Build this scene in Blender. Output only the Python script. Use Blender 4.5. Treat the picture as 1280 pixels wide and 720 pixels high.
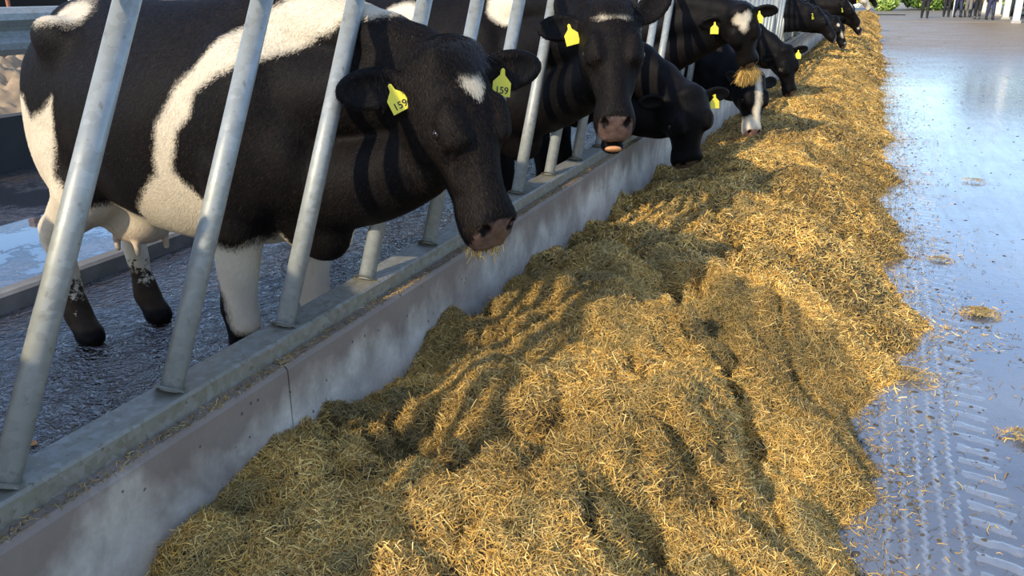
import bpy, math, random
import numpy as np
from mathutils import Vector, Matrix
PI = math.pi
for o in list(bpy.data.objects): bpy.data.objects.remove(o)
S = bpy.context.scene
COL = S.collection
rng = np.random.default_rng(7)
random.seed(7)

# ---------------------------------------------------------------- camera
F_PX, VPX, VPY, CAM_H = 1040.0, 1100.0, -16.0, 1.55
pit = math.atan((360 - VPY) / F_PX)
d = np.array([VPX - 640, VPY - 360, F_PX]); d /= np.linalg.norm(d)
up = np.array([0, -math.cos(pit), -math.sin(pit)])
Rc = np.array([np.cross(d, up), d, up])           # world = Rc @ (right, down, forward)
cam_d = bpy.data.cameras.new('camera'); cam = bpy.data.objects.new('camera', cam_d); COL.objects.link(cam)
cam_d.sensor_width = 36; cam_d.lens = F_PX / 1280 * 36; cam_d.clip_start = 0.05; cam_d.clip_end = 600
M = Matrix.Identity(4)
for i in range(3):
    M[i][0] = Rc[i, 0]; M[i][1] = -Rc[i, 1]; M[i][2] = -Rc[i, 2]
M[2][3] = CAM_H
cam.matrix_world = M
S.camera = cam

# ---------------------------------------------------------------- light
SUN_DIR = Vector((0.60, 1.70, -1.10)).normalized()     # direction the light travels
sun_d = bpy.data.lights.new('sun', 'SUN'); sun = bpy.data.objects.new('sun', sun_d); COL.objects.link(sun)
sun_d.energy = 4.9; sun_d.angle = math.radians(1.0); sun_d.color = (1.0, 0.86, 0.62)
sun.rotation_euler = SUN_DIR.to_track_quat('-Z', 'Y').to_euler(); sun.location = (-3, -8, 8)
W = bpy.data.worlds.new('sky'); S.world = W; W.use_nodes = True
nt = W.node_tree; nt.nodes.clear()
sky = nt.nodes.new('ShaderNodeTexSky'); sky.sky_type = 'NISHITA'; sky.sun_disc = False
sky.sun_elevation = math.asin(-SUN_DIR.z); sky.sun_rotation = math.atan2(-SUN_DIR.x, -SUN_DIR.y)
sky.air_density = 1.2; sky.dust_density = 0.6; sky.ozone_density = 1.6
# thin broken cloud over the blue
tc = nt.nodes.new('ShaderNodeTexCoord'); nz = nt.nodes.new('ShaderNodeTexNoise'); nz.inputs['Scale'].default_value = 2.2
nz.inputs['Detail'].default_value = 6; nz.inputs['Roughness'].default_value = .6
mp = nt.nodes.new('ShaderNodeMapping'); mp.inputs['Scale'].default_value = (1, 1, 3.0)
nt.links.new(tc.outputs['Generated'], mp.inputs[0]); nt.links.new(mp.outputs[0], nz.inputs['Vector'])
cr = nt.nodes.new('ShaderNodeValToRGB'); cr.color_ramp.elements[0].position = .51; cr.color_ramp.elements[1].position = .84
nt.links.new(nz.outputs[0], cr.inputs[0])
mx = nt.nodes.new('ShaderNodeMix'); mx.data_type = 'RGBA'
tn = nt.nodes.new('ShaderNodeMix'); tn.data_type = 'RGBA'; tn.blend_type = 'MULTIPLY'; tn.inputs[0].default_value = 1; tn.inputs[7].default_value = (.85, .935, 1.12, 1)
nt.links.new(sky.outputs[0], tn.inputs[6]); nt.links.new(cr.outputs[0], mx.inputs[0]); nt.links.new(tn.outputs[2], mx.inputs[6]); mx.inputs[7].default_value = (7.5, 8.0, 9.0, 1)
bg = nt.nodes.new('ShaderNodeBackground'); bg.inputs[1].default_value = 0.275
wo = nt.nodes.new('ShaderNodeOutputWorld')
nt.links.new(mx.outputs[2], bg.inputs[0]); nt.links.new(bg.outputs[0], wo.inputs[0])
vs = S.view_settings
vs.view_transform = 'Standard'; vs.look = 'None'; vs.gamma = 1; vs.use_curve_mapping = False; vs.exposure = 0.0
S.display_settings.display_device = 'sRGB'

# ---------------------------------------------------------------- node helper
class NM:
    def __init__(s, name):
        s.m = bpy.data.materials.new(name); s.m.use_nodes = True; s.t = s.m.node_tree
        s.b = s.t.nodes['Principled BSDF']; s.o = s.t.nodes['Material Output']
    def n(s, typ, **kw):
        n = s.t.nodes.new(typ)
        for k, v in kw.items(): setattr(n, k, v)
        return n
    def put(s, sock, v):
        if v is None: return
        if isinstance(v, bpy.types.NodeSocket): s.t.links.new(v, sock)
        elif isinstance(v, (tuple, list)) and len(v) == 3 and sock.type == 'RGBA': sock.default_value = (*v, 1)
        else: sock.default_value = v
    def math(s, op, a, b=None, c=None, clamp=False):
        n = s.n('ShaderNodeMath', operation=op); n.use_clamp = clamp
        s.put(n.inputs[0], a); s.put(n.inputs[1], b); s.put(n.inputs[2], c); return n.outputs[0]
    def mix(s, f, a, b, bt='MIX'):
        n = s.n('ShaderNodeMix', data_type='RGBA', blend_type=bt); s.put(n.inputs[0], f); s.put(n.inputs[6], a); s.put(n.inputs[7], b); return n.outputs[2]
    def coord(s, scale=(1, 1, 1), kind='Object', rot=(0, 0, 0)):
        t = s.n('ShaderNodeTexCoord'); m = s.n('ShaderNodeMapping'); m.inputs['Scale'].default_value = scale; m.inputs['Rotation'].default_value = rot
        s.t.links.new(t.outputs[kind], m.inputs[0]); return m.outputs[0]
    def noise(s, v, scale, detail=4, rough=.5, dist=0):
        n = s.n('ShaderNodeTexNoise'); s.put(n.inputs['Vector'], v); n.inputs['Scale'].default_value = scale
        n.inputs['Detail'].default_value = detail; n.inputs['Roughness'].default_value = rough; n.inputs['Distortion'].default_value = dist
        return n.outputs[0]
    def ramp(s, f, stops):
        n = s.n('ShaderNodeValToRGB'); s.put(n.inputs[0], f); e = n.color_ramp.elements
        while len(e) < len(stops): e.new(.5)
        for q, (p, c) in zip(e, stops):
            q.position = p; q.color = (*c, 1) if isinstance(c, tuple) else (c, c, c, 1)
        return n.outputs[0]
    def attr(s, name): 
        n = s.n('ShaderNodeAttribute', attribute_name=name); return n
    def bump(s, h, strength=.3, dist=.01, normal=None):
        n = s.n('ShaderNodeBump'); n.inputs['Strength'].default_value = strength; n.inputs['Distance'].default_value = dist
        s.put(n.inputs['Height'], h); s.put(n.inputs['Normal'], normal); return n.outputs[0]
    def set(s, **kw):
        for k, v in kw.items(): s.put(s.b.inputs[k.replace('_', ' ')], v)
        return s.m

def flat_mat(name, col, rough=.6, metal=0, scale=30, var=.25, bump=.1):
    q = NM(name); v = q.coord(); n = q.noise(v, scale, 4)
    c2 = tuple(x * (1 - var) for x in col)
    return q.set(Base_Color=q.mix(n, c2, col), Roughness=rough, Metallic=metal, Normal=q.bump(n, bump, .004))

# ---------------------------------------------------------------- object helpers
def tag(o, label, cat, group=None, kind=None):
    if label: o['label'] = label
    if cat: o['category'] = cat
    if group: o['group'] = group
    if kind: o['kind'] = kind
    return o
def empty(name, loc, rz=0):
    o = bpy.data.objects.new(name, None); COL.objects.link(o); o.location = loc; o.rotation_euler = (0, 0, rz); return o
def np_mesh(name, V, Fq, mat, parent=None, smooth=True, attrs=None):
    """V (n,3); Fq (m,4) or (m,3) int arrays or list of arrays"""
    me = bpy.data.meshes.new(name)
    Fs = Fq if isinstance(Fq, list) else [Fq]
    Fs = [np.asarray(f, dtype=np.int32) for f in Fs if len(f)]
    V = np.asarray(V, dtype=np.float32)
    me.vertices.add(len(V)); me.vertices.foreach_set('co', V.ravel())
    loops = np.concatenate([f.ravel() for f in Fs]); tot = np.concatenate([np.full(len(f), f.shape[1], np.int32) for f in Fs])
    me.loops.add(len(loops)); me.loops.foreach_set('vertex_index', loops)
    me.polygons.add(len(tot)); st = np.concatenate([[0], np.cumsum(tot)[:-1]]).astype(np.int32)
    me.polygons.foreach_set('loop_start', st); me.polygons.foreach_set('loop_total', tot)
    if smooth: me.polygons.foreach_set('use_smooth', np.ones(len(tot), bool))
    me.update(calc_edges=True); me.validate()
    for k, a in (attrs or {}).items():
        a = np.asarray(a, np.float32)
        if a.ndim == 2:
            at = me.attributes.new(k, 'FLOAT_COLOR', 'POINT'); c = np.ones((len(a), 4), np.float32); c[:, :3] = a[:, :3]; at.data.foreach_set('color', c.ravel())
        else:
            at = me.attributes.new(k, 'FLOAT', 'POINT'); at.data.foreach_set('value', a)
    me.materials.append(mat)
    o = bpy.data.objects.new(name, me); COL.objects.link(o)
    if parent: o.parent = parent
    return o
class MB:
    def __init__(s): s.v = []; s.f = []
    def add(s, V, Fc):
        b = len(s.v); s.v += [tuple(p) for p in V]; s.f += [tuple(i + b for i in q) for q in Fc]; return s
    def box(s, x0, x1, y0, y1, z0, z1):
        V = [(x, y, z) for z in (z0, z1) for y in (y0, y1) for x in (x0, x1)]
        return s.add(V, [(0, 2, 3, 1), (4, 5, 7, 6), (0, 1, 5, 4), (2, 6, 7, 3), (0, 4, 6, 2), (1, 3, 7, 5)])
    def tube(s, pts, r, n=12, cap=True):
        pts = [Vector(p) for p in pts]; rs = r if isinstance(r, (list, tuple)) else [r] * len(pts); b = len(s.v)
        up = None
        for i, p in enumerate(pts):
            t = (pts[min(i + 1, len(pts) - 1)] - pts[max(i - 1, 0)]).normalized()
            if up is None: up = t.orthogonal().normalized()
            up = (up - t * up.dot(t)).normalized(); w = t.cross(up)
            for k in range(n):
                a = 2 * PI * k / n; s.v.append(tuple(p + (up * math.cos(a) + w * math.sin(a)) * rs[i]))
        for i in range(len(pts) - 1):
            for k in range(n):
                k2 = (k + 1) % n; s.f.append((b + i * n + k, b + i * n + k2, b + (i + 1) * n + k2, b + (i + 1) * n + k))
        if cap:
            s.f.append(tuple(b + k for k in range(n))[::-1]); s.f.append(tuple(b + (len(pts) - 1) * n + k for k in range(n)))
        return s
    def extrude(s, poly, axis, a, b):
        """closed polygon of 2d points extruded along axis"""
        n = len(poly); V = []
        for t in (a, b):
            for p, q in poly: V.append({'x': (t, p, q), 'y': (p, t, q), 'z': (p, q, t)}[axis])
        Fc = [(i, (i + 1) % n, n + (i + 1) % n, n + i) for i in range(n)] + [tuple(range(n))[::-1], tuple(range(n, 2 * n))]
        return s.add(V, Fc)
    def build(s, name, mat, parent=None, bevel=0, smooth=False):
        me = bpy.data.meshes.new(name); me.from_pydata(s.v, [], s.f); me.materials.append(mat)
        import bmesh
        bm = bmesh.new(); bm.from_mesh(me); bmesh.ops.recalc_face_normals(bm, faces=bm.faces); bm.to_mesh(me); bm.free()
        o = bpy.data.objects.new(name, me); COL.objects.link(o)
        if smooth:
            me.polygons.foreach_set('use_smooth', [len(p.vertices) == 4 for p in me.polygons])
        if parent: o.parent = parent
        if bevel:
            m = o.modifiers.new('bevel', 'BEVEL'); m.width = bevel; m.segments = 2; m.limit_method = 'ANGLE'
        return o

# ---------------------------------------------------------------- numpy noise
_P = np.random.default_rng(3).random((256, 256)).astype(np.float32)
def vnoise(x, y):
    x = np.asarray(x, float); y = np.asarray(y, float)
    xi = np.floor(x).astype(int); yi = np.floor(y).astype(int); fx = x - xi; fy = y - yi
    fx = fx * fx * (3 - 2 * fx); fy = fy * fy * (3 - 2 * fy)
    g = lambda a, b: _P[a & 255, b & 255]
    return (g(xi, yi) * (1 - fx) + g(xi + 1, yi) * fx) * (1 - fy) + (g(xi, yi + 1) * (1 - fx) + g(xi + 1, yi + 1) * fx) * fy
def fbm(x, y, s, o=4):
    r = 0; a = 1; t = 0
    for i in range(o):
        r = r + a * vnoise(x * s + 17.3 * i, y * s + 9.1 * i); t += a; a *= .5; s *= 2.03
    return r / t - .5

# ================================================================= MATERIALS
def wet_road():
    q = NM('wet_concrete_road'); v = q.coord()
    sx = q.n('ShaderNodeSeparateXYZ'); q.t.links.new(v, sx.inputs[0]); X, Y = sx.outputs[0], sx.outputs[1]
    big = q.noise(v, .8, 5, .6); mid = q.noise(v, 7, 5, .65); fine = q.noise(v, 60, 3, .6)
    vy = q.coord((1, .12, 1)); streak = q.noise(vy, 14, 4, .6)
    # tyre tread: long zig-zag slurry ridges with bar lugs beside them
    wig = q.math('MULTIPLY', q.math('PINGPONG', q.math('MULTIPLY', Y, 1), .022), .35)
    bend = q.math('MULTIPLY', q.math('SUBTRACT', q.noise(q.coord((0, 1, 0)), .35, 1), .5), .12)
    xs = q.math('ADD', q.math('ADD', q.math('SUBTRACT', X, bend), wig), q.math('MULTIPLY', q.math('SUBTRACT', mid, .5), .022))
    u = q.math('MULTIPLY', q.math('SUBTRACT', xs, .235), 1 / .052)
    line = q.math('ABSOLUTE', q.math('SUBTRACT', q.math('FRACT', u), .5))
    line = q.ramp(line, [(.30, 0.0), (.46, 1.0)])
    band = q.math('MULTIPLY', q.math('GREATER_THAN', xs, .20), q.math('LESS_THAN', xs, .47))
    line = q.math('MULTIPLY', line, band)
    lugc = q.math('FRACT', q.math('MULTIPLY', q.math('ADD', q.math('ADD', Y, q.math('MULTIPLY', X, .25)), q.math('MULTIPLY', q.math('ADD', mid, big), .07)), 1 / .095))
    lug = q.ramp(lugc, [(.0, 1.0), (.10, .0), (.55, .0), (.62, 1.0)])
    lband = q.math('MULTIPLY', q.math('GREATER_THAN', xs, .475), q.math('LESS_THAN', q.math('ADD', xs, q.math('MULTIPLY', mid, .12)), .66))
    fade = q.ramp(q.math('MULTIPLY', Y, 1 / 20), [(.1, 1.0), (.22, .35), (.9, .15)])
    lug = q.math('MULTIPLY', q.math('MULTIPLY', lug, lband), fade)
    tread = q.math('MULTIPLY', q.math('ADD', line, lug, clamp=True), q.ramp(mid, [(.35, .35), (.6, 1.0)]))
    base = q.mix(q.ramp(big, [(.35, 0.0), (.65, 1.0)]), (.085, .086, .09), (.15, .148, .145))
    base = q.mix(q.ramp(mid, [(.45, 0.0), (.75, .5)]), base, (.07, .065, .055))
    dirt = q.ramp(q.math('MULTIPLY', Y, 1 / 60), [(.25, 0.0), (.45, 1.0)])
    base = q.mix(q.math('MULTIPLY', dirt, .85), base, (.27, .19, .11))
    base = q.mix(q.math('MULTIPLY', tread, .8), base, (.26, .26, .255))
    rough = q.ramp(q.math('ADD', q.math('MULTIPLY', big, .6), q.math('MULTIPLY', streak, .4)), [(.36, .10), (.62, .34)])
    h = q.math('ADD', q.math('MULTIPLY', mid, .5), q.math('ADD', q.math('MULTIPLY', fine, .12), q.math('MULTIPLY', tread, .9)))
    rough = q.math('ADD', rough, q.math('MULTIPLY', dirt, .3))
    return q.set(Base_Color=base, Roughness=rough, IOR=q.math('SUBTRACT', 2.0, q.math('MULTIPLY', dirt, .6)), Normal=q.bump(h, .35, .008), Coat_Weight=q.math('SUBTRACT', .7, q.math('MULTIPLY', dirt, .6)), Coat_Roughness=q.math('ADD', .10, q.math('MULTIPLY', dirt, .3)), Coat_Normal=q.bump(h, .3, .006))
def slurry():
    q = NM('wet_slurry'); v = q.coord()
    a = q.noise(v, 3, 5, .6, .4); b = q.noise(v, 15, 3, .55, 1.6); c = q.noise(v, 42, 2, .5, .5)
    col = q.mix(q.ramp(b, [(.4, 0.0), (.7, 1.0)]), (.018, .014, .011), (.06, .045, .032))
    h = q.math('ADD', q.math('MULTIPLY', a, .5), q.math('ADD', q.math('MULTIPLY', b, 1.0), q.math('MULTIPLY', c, .35)))
    return q.set(Base_Color=col, Roughness=.08, IOR=2.0, Normal=q.bump(h, 1.0, .035), Coat_Weight=1.0, Coat_Roughness=.02, Coat_Normal=q.bump(h, 1.0, .035))
def puddle():
    q = NM('standing_water'); v = q.coord()
    b = q.noise(v, 2.2, 5, .65); c = q.noise(v, 30, 4, .6)
    m = q.ramp(q.math('ADD', q.math('MULTIPLY', b, .75), q.math('MULTIPLY', c, .25)), [(.50, 0.0), (.57, 1.0)])
    h = q.math('MULTIPLY', m, q.math('ADD', c, .5))
    return q.set(Base_Color=q.mix(m, (.03, .035, .045), (.07, .05, .035)), Roughness=q.ramp(m, [(0.0, .03), (1.0, .3)]), IOR=2.0, Normal=q.bump(h, .5, .02), Coat_Weight=1.0, Coat_Roughness=.02)
def concrete(name='cast_concrete', a=(.46, .375, .29), b=(.80, .71, .57), wet=True):
    q = NM(name); v = q.coord(); sx = q.n('ShaderNodeSeparateXYZ'); q.t.links.new(v, sx.inputs[0])
    n1 = q.noise(v, 3.2, 6, .62, .3); n2 = q.noise(q.coord((1, 1, .7)), 5, 6, .62); n3 = q.noise(v, 60, 4, .6)
    col = q.mix(q.ramp(n1, [(.38, 0.0), (.62, 1.0)]), a, b)
    # damp brown staining along the top of the wall, with a ragged lower edge
    st = q.math('ADD', q.math('MULTIPLY', sx.outputs[2], 3.0), q.math('MULTIPLY', q.math('SUBTRACT', n2, .5), 1.25))
    st = q.ramp(q.math('SUBTRACT', st, .86), [(.18, 0.0), (.62, 1.0)])
    col = q.mix(q.math('MULTIPLY', st, .82 if wet else 0), col, q.mix(n1, (.20, .14, .105), (.115, .078, .06)))
    vo = q.n('ShaderNodeTexVoronoi'); vo.inputs['Scale'].default_value = 26; q.t.links.new(v, vo.inputs['Vector'])
    pit_ = q.math('LESS_THAN', vo.outputs['Distance'], .13)
    vsel = q.math('GREATER_THAN', q.noise(v, 6, 2), .56); pit_ = q.math('MULTIPLY', pit_, vsel)
    col = q.mix(q.math('MULTIPLY', pit_, .8), col, (.03, .025, .02))
    col = q.mix(q.math('MULTIPLY', n3, .35), col, (.12, .105, .09))
    h = q.math('SUBTRACT', q.math('ADD', q.math('MULTIPLY', n1, .4), q.math('MULTIPLY', n3, .25)), q.math('MULTIPLY', pit_, .6))
    return q.set(Base_Color=col, Roughness=.72, Normal=q.bump(h, .5, .008))
def galv(name='galvanised_steel', base=(.27, .285, .265), dirt=.35):
    q = NM(name); v = q.coord()
    vo = q.n('ShaderNodeTexVoronoi'); vo.inputs['Scale'].default_value = 55; q.t.links.new(v, vo.inputs['Vector'])
    n1 = q.noise(v, 9, 5, .6); n2 = q.noise(v, 45, 3, .6)
    c = q.mix(q.math('MULTIPLY', q.math('MULTIPLY', vo.outputs['Color'], n1), .75), base, (.56, .58, .56))
    c = q.mix(q.math('MULTIPLY', q.ramp(n1, [(.42, 0.0), (.7, 1.0)]), dirt), c, (.20, .19, .13))
    c = q.mix(q.math('MULTIPLY', q.ramp(n2, [(.62, 0.0), (.75, 1.0)]), dirt * 1.5), c, (.12, .09, .06))
    return q.set(Base_Color=c, Metallic=.25, Roughness=q.ramp(n1, [(.3, .38), (.7, .55)]), Normal=q.bump(n2, .12, .002))
def hay_mat():
    q = NM('silage_mass'); v = q.coord(); n = q.noise(v, 90, 5, .7, 1.0); m = q.noise(v, 12, 4, .6); l = q.noise(v, 3, 3, .5)
    c = q.ramp(n, [(.32, (.030, .022, .010)), (.5, (.13, .085, .03)), (.66, (.36, .25, .095))])
    c = q.mix(q.ramp(m, [(.5, 0.0), (.75, .5)]), c, (.05, .055, .028))
    return q.set(Base_Color=c, Roughness=.85, Normal=q.bump(q.math('ADD', n, m), .9, .02))
def straw_mat():
    q = NM('cut_straw'); a = q.attr('col'); 
    return q.set(Base_Color=a.outputs['Color'], Roughness=.55, Specular_IOR_Level=.35)
def cow_mat():
    q = NM('holstein_hide'); v = q.coord()
    n = q.noise(v, 16, 5, .7); fn = q.noise(v, 120, 3, .6); st = q.noise(q.coord((1, 1, .22)), 190, 3, .6)
    wv = q.attr('white').outputs['Fac']; wf = q.math('ADD', wv, q.math('ADD', q.math('MULTIPLY', q.math('SUBTRACT', n, .5), .05), q.math('MULTIPLY', q.math('SUBTRACT', st, .5), .035)))
    w = q.ramp(q.math('ADD', q.math('MULTIPLY', wf, 30), .5), [(.0, 0.0), (1.0, 1.0)])
    big = q.noise(v, 2.5, 4, .6)
    black = q.mix(q.ramp(st, [(.35, 0.0), (.75, 1.0)]), (.0018, .0016, .002), (.0075, .0064, .0062))
    black = q.mix(q.math('MULTIPLY', q.ramp(big, [(.45, 0.0), (.75, 1.0)]), .5), black, (.012, .0082, .0065))
    white = q.mix(n, (.76, .68, .54), (.58, .47, .32))
    c = q.mix(w, black, white)
    mu = q.attr('mud').outputs['Fac']; mud = q.ramp(q.math('ADD', mu, q.math('MULTIPLY', q.math('SUBTRACT', q.noise(v, 22, 5, .75), .5), 1.5)), [(.45, 0.0), (.58, 1.0)])
    c = q.mix(mud, c, q.mix(n, (.012, .009, .007), (.07, .045, .025)))
    mz = q.attr('muzzle').outputs['Fac']
    mzm = q.ramp(q.math('ADD', mz, q.math('MULTIPLY', q.math('SUBTRACT', n, .5), .5)), [(.45, 0.0), (.75, 1.0)])
    c = q.mix(mzm, c, q.mix(q.noise(v, 40, 3), (.016, .011, .010), (.17, .105, .085)))
    pk = q.attr('pink').outputs['Fac']; c = q.mix(pk, c, (.62, .33, .22))
    dk = q.attr('dark').outputs['Fac']; c = q.mix(dk, c, (.006, .004, .004))
    rough = q.math('SUBTRACT', q.math('SUBTRACT', .58, q.math('MULTIPLY', q.math('MULTIPLY', mzm, q.math('SUBTRACT', 1.0, dk)), .26)), q.math('MULTIPLY', mud, .12))
    h = q.math('ADD', q.math('MULTIPLY', st, .6), q.math('MULTIPLY', fn, .3))
    q.b.inputs['Sheen Weight'].default_value = .0; q.b.inputs['Sheen Roughness'].default_value = .45
    q.put(q.b.inputs['Sheen Tint'], (.75, .62, .55))
    return q.set(Base_Color=c, Roughness=rough, Specular_IOR_Level=q.math('ADD', .10, q.math('MULTIPLY', q.math('MULTIPLY', mzm, q.math('SUBTRACT', 1.0, dk)), .3)), Normal=q.bump(h, .6, .005))
_f = NM('short_fur'); FUR = _f.set(Base_Color=_f.attr('col').outputs['Color'], Roughness=.6, Specular_IOR_Level=.08)
MAT = dict(fur=FUR, road=wet_road(), slurry=slurry(), puddle=puddle(), conc=concrete(), kerb=concrete('kerb_concrete', (.16, .15, .13), (.3, .28, .25), False),
           galv=galv(), rail=galv('rail_steel', (.19, .165, .115), .8), hay=hay_mat(), straw=straw_mat(), cow=cow_mat(),
           eye=flat_mat('eye_gloss', (.012, .008, .006), .08, bump=0), tagy=flat_mat('ear_tag_yellow', (.78, .66, .04), .45, scale=80, var=.12, bump=0),
           ink=flat_mat('tag_ink', (.01, .01, .01), .6), hairb=flat_mat('black_hair', (.012, .009, .008), .5), hairw=flat_mat('white_hair', (.72, .62, .46), .6),
           stain=flat_mat('dark_weathered_concrete', (.05, .047, .04), .8, scale=6, var=.5), rubble=flat_mat('earth_rubble', (.42, .30, .18), .9, scale=14, var=.55, bump=.6),
           pale=flat_mat('pale_concrete', (.45, .42, .37), .8), white=flat_mat('white_paint', (.85, .83, .74), .5), rust=flat_mat('rust_red_oxide', (.35, .12, .06), .7),
           brown=flat_mat('weathered_timber', (.20, .12, .07), .8), darkm=flat_mat('dark_shed', (.02, .018, .016), .8), tongue=flat_mat('tongue_pink', (.70, .32, .14), .5, scale=60, var=.3))

# ================================================================= SETTING
def slab(name, x0, x1, y0, y1, z0, z1, mat):
    return tag(MB().box(x0, x1, y0, y1, z0, z1).build(name, mat), None, None, kind='structure')
slab('floor_feed_passage', -1.40, 26, -6, 130, -.15, 0, MAT['road'])
slab('floor_yard', -3.86, -1.62, -6, 130, -.15, 0, MAT['slurry'])
slab('floor_flooded_yard', -6.78, -3.98, -6, 130, -.15, .05, MAT['puddle'])
slab('floor_outer_ground', -90, -6.95, -20, 130, -.15, -.01, MAT['rubble'])
RX0, RX1, RZ = -1.56, -1.452, .60       # feed rail
# concrete feed wall, cast in lengths with a joint between them
wj = [-4, 1.72, 4.9, 8.1, 11.3, 14.5, 17.7, 20.9, 27.3, 33.7, 40.1, 52]
mb = MB()
for a, b in zip(wj[:-1], wj[1:]):
    mb.extrude([(-1.62, -.12), (-1.40, -.12), (-1.40, .535), (-1.412, .548), (-1.605, .548), (-1.62, .535)], 'y', a + .003, b - .003)
tag(mb.build('wall_feed', MAT['conc']), None, None, kind='structure')
tag(MB().extrude([(-3.98, -.15), (-3.86, -.15), (-3.86, .085), (-3.88, .10), (-3.96, .10), (-3.98, .085)], 'y', -6, 130).build('trim_yard_kerb', MAT['kerb']), None, None, kind='structure')
slab('wall_yard_back', -6.95, -6.78, -6, 130, -.15, .50, MAT['stain'])

# ================================================================= FEED BARRIER
barrier = empty('feed_barrier', (RX0, 0, 0))
tag(barrier, 'long galvanised feed barrier of slanted steel bars standing on the low concrete wall', 'barrier')
off = Vector((-RX0, 0, 0))
mb = MB().extrude([(0, RZ), (.100, RZ), (.108, RZ - .006), (.108, RZ - .052), (.102, RZ - .052), (.102, RZ - .010), (.098, RZ - .006), (0, RZ - .006)], 'y', -1.2, 50)
mb.build('bottom_rail', MAT['rail'], barrier)
MB().tube([(.05, -1.0, 1.60), (.05, 50, 1.60)], .03, 12).build('top_rail', MAT['galv'], barrier, smooth=True)
SP, SL = .457, .545
bar_me = None
for k in range(-3, 96):
    y = .945 + k * SP
    if bar_me is None:
        o = MB().tube([(.05, 0, RZ - .003), (.05, SL, 1.60)], .0285, 16).build('slanted_bar', MAT['galv'], barrier, smooth=True); bar_me = o.data
        o.location = (0, y, 0)
        w0 = MB().tube([(.05, -.002, RZ + .001), (.05, .002, RZ + .007)], [.044, .031], 14).build('weld_bead', MAT['rail'], o)
        first = o; weld = w0
    else:
        o = first.copy(); COL.objects.link(o); o.location = (0, y, 0); o.parent = barrier
        w = weld.copy(); COL.objects.link(w); w.parent = o
# upright stanchions bolted to the wall top
for y in (5.42, 9.98, 14.55, 19.1, 28.3, 37.4):
    MB().box(.06, .10, y - .035, y + .035, .548, 1.66).box(.03, .125, y - .06, y + .06, .548, .556).build('stanchion', MAT['galv'], barrier, bevel=.003)

# ================================================================= SILAGE
def edge(y):
    e = .22 + .10 * fbm(y, y * 0 + 3, .9, 2) * 2 + .16 * fbm(y, y * 0 + 8, 2.6, 3) * 1.6
    e = e + .15 * np.exp(-((y - 4.25) / .35) ** 2) - .12 * np.exp(-((y - 2.9) / .5) ** 2) * 1
    e = e + .10 * np.exp(-((y - 5.6) / .5) ** 2) + .07 * np.exp(-((y - 2.55) / .15) ** 2)
    e = e + .16 * np.clip(fbm(y, y * 0 + 30, 5.5, 3) - .06, 0, 1) * 1.6
    e = e - .11 * np.clip((2.9 - y) / .8, 0, 1)
    return e - .006 * np.clip(y - 8, 0, 40) * .5
def hbase(x, y):
    e = edge(y)
    t = np.clip((e - x) / (e + 1.41), 0, 1)
    wallz = np.interp(y, [0, 1.2, 4, 6, 10, 16, 25, 60], [.23, .27, .24, .17, .13, .10, .06, .05])
    mid = np.interp(y, [0, 3, 6, 10, 20, 60], [.40, .40, .36, .34, .34, .34])
    side = np.clip(t / .35, 0, 1); side = side ** .80
    h = mid * side
    back = np.clip((t - .55) / .45, 0, 1); back = back * back * (3 - 2 * back)
    h = h * (1 - back) + wallz * back
    return h, t
xs = np.concatenate([np.arange(-1.396, .9, .0095)])
ys = [0.9]
while ys[-1] < 54: ys.append(ys[-1] + .0085 + max(0, ys[-1] - 3) * .0035)
ys = np.array(ys)
Xg, Yg = np.meshgrid(xs, ys, indexing='ij')
Hb, T = hbase(Xg, Yg)
# lumps: overlapping rounded wads with crevices between
L = np.zeros_like(Hb)
def lumps(n, y0, y1, r0, r1, amp, seed):
    g = np.random.default_rng(seed)
    for i in range(n):
        cx = g.uniform(-1.45, .35); cy = g.uniform(y0, y1); a = g.uniform(0, PI); r = g.uniform(r0, r1); k = g.uniform(.45, 1.0); hh = g.uniform(.3, 1) * amp * r
        i0, i1 = np.searchsorted(xs, [cx - r, cx + r]); j0, j1 = np.searchsorted(ys, [cy - r, cy + r])
        if i1 <= i0 or j1 <= j0: continue
        X = Xg[i0:i1, j0:j1] - cx; Y = Yg[i0:i1, j0:j1] - cy
        X = X + .02 * (vnoise(Xg[i0:i1, j0:j1] * 22, Yg[i0:i1, j0:j1] * 22) - .5) * 2; Y = Y + .02 * (vnoise(Xg[i0:i1, j0:j1] * 22 + 50, Yg[i0:i1, j0:j1] * 22) - .5) * 2
        u = (X * math.cos(a) + Y * math.sin(a)) / r; v = (-X * math.sin(a) + Y * math.cos(a)) / (r * k)
        q = np.clip(1 - u * u - v * v, 0, 1) ** .6 * hh
        L[i0:i1, j0:j1] = np.maximum(L[i0:i1, j0:j1], q)
lumps(190, .8, 6.5, .16, .36, .36, 1)
L2 = L.copy(); L[:] = 0
lumps(1500, .8, 8, .05, .13, .55, 2)
lumps(3200, 7, 30, .07, .2, .45, 4)
sidefade = np.clip(T / .12, 0, 1)
H = Hb + sidefade * (L2 * 1.25 + L * 1.0 - .07) + sidefade * (.10 * fbm(Xg, Yg, 1.6, 3) + .035 * fbm(Xg, Yg, 16, 3))
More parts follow.
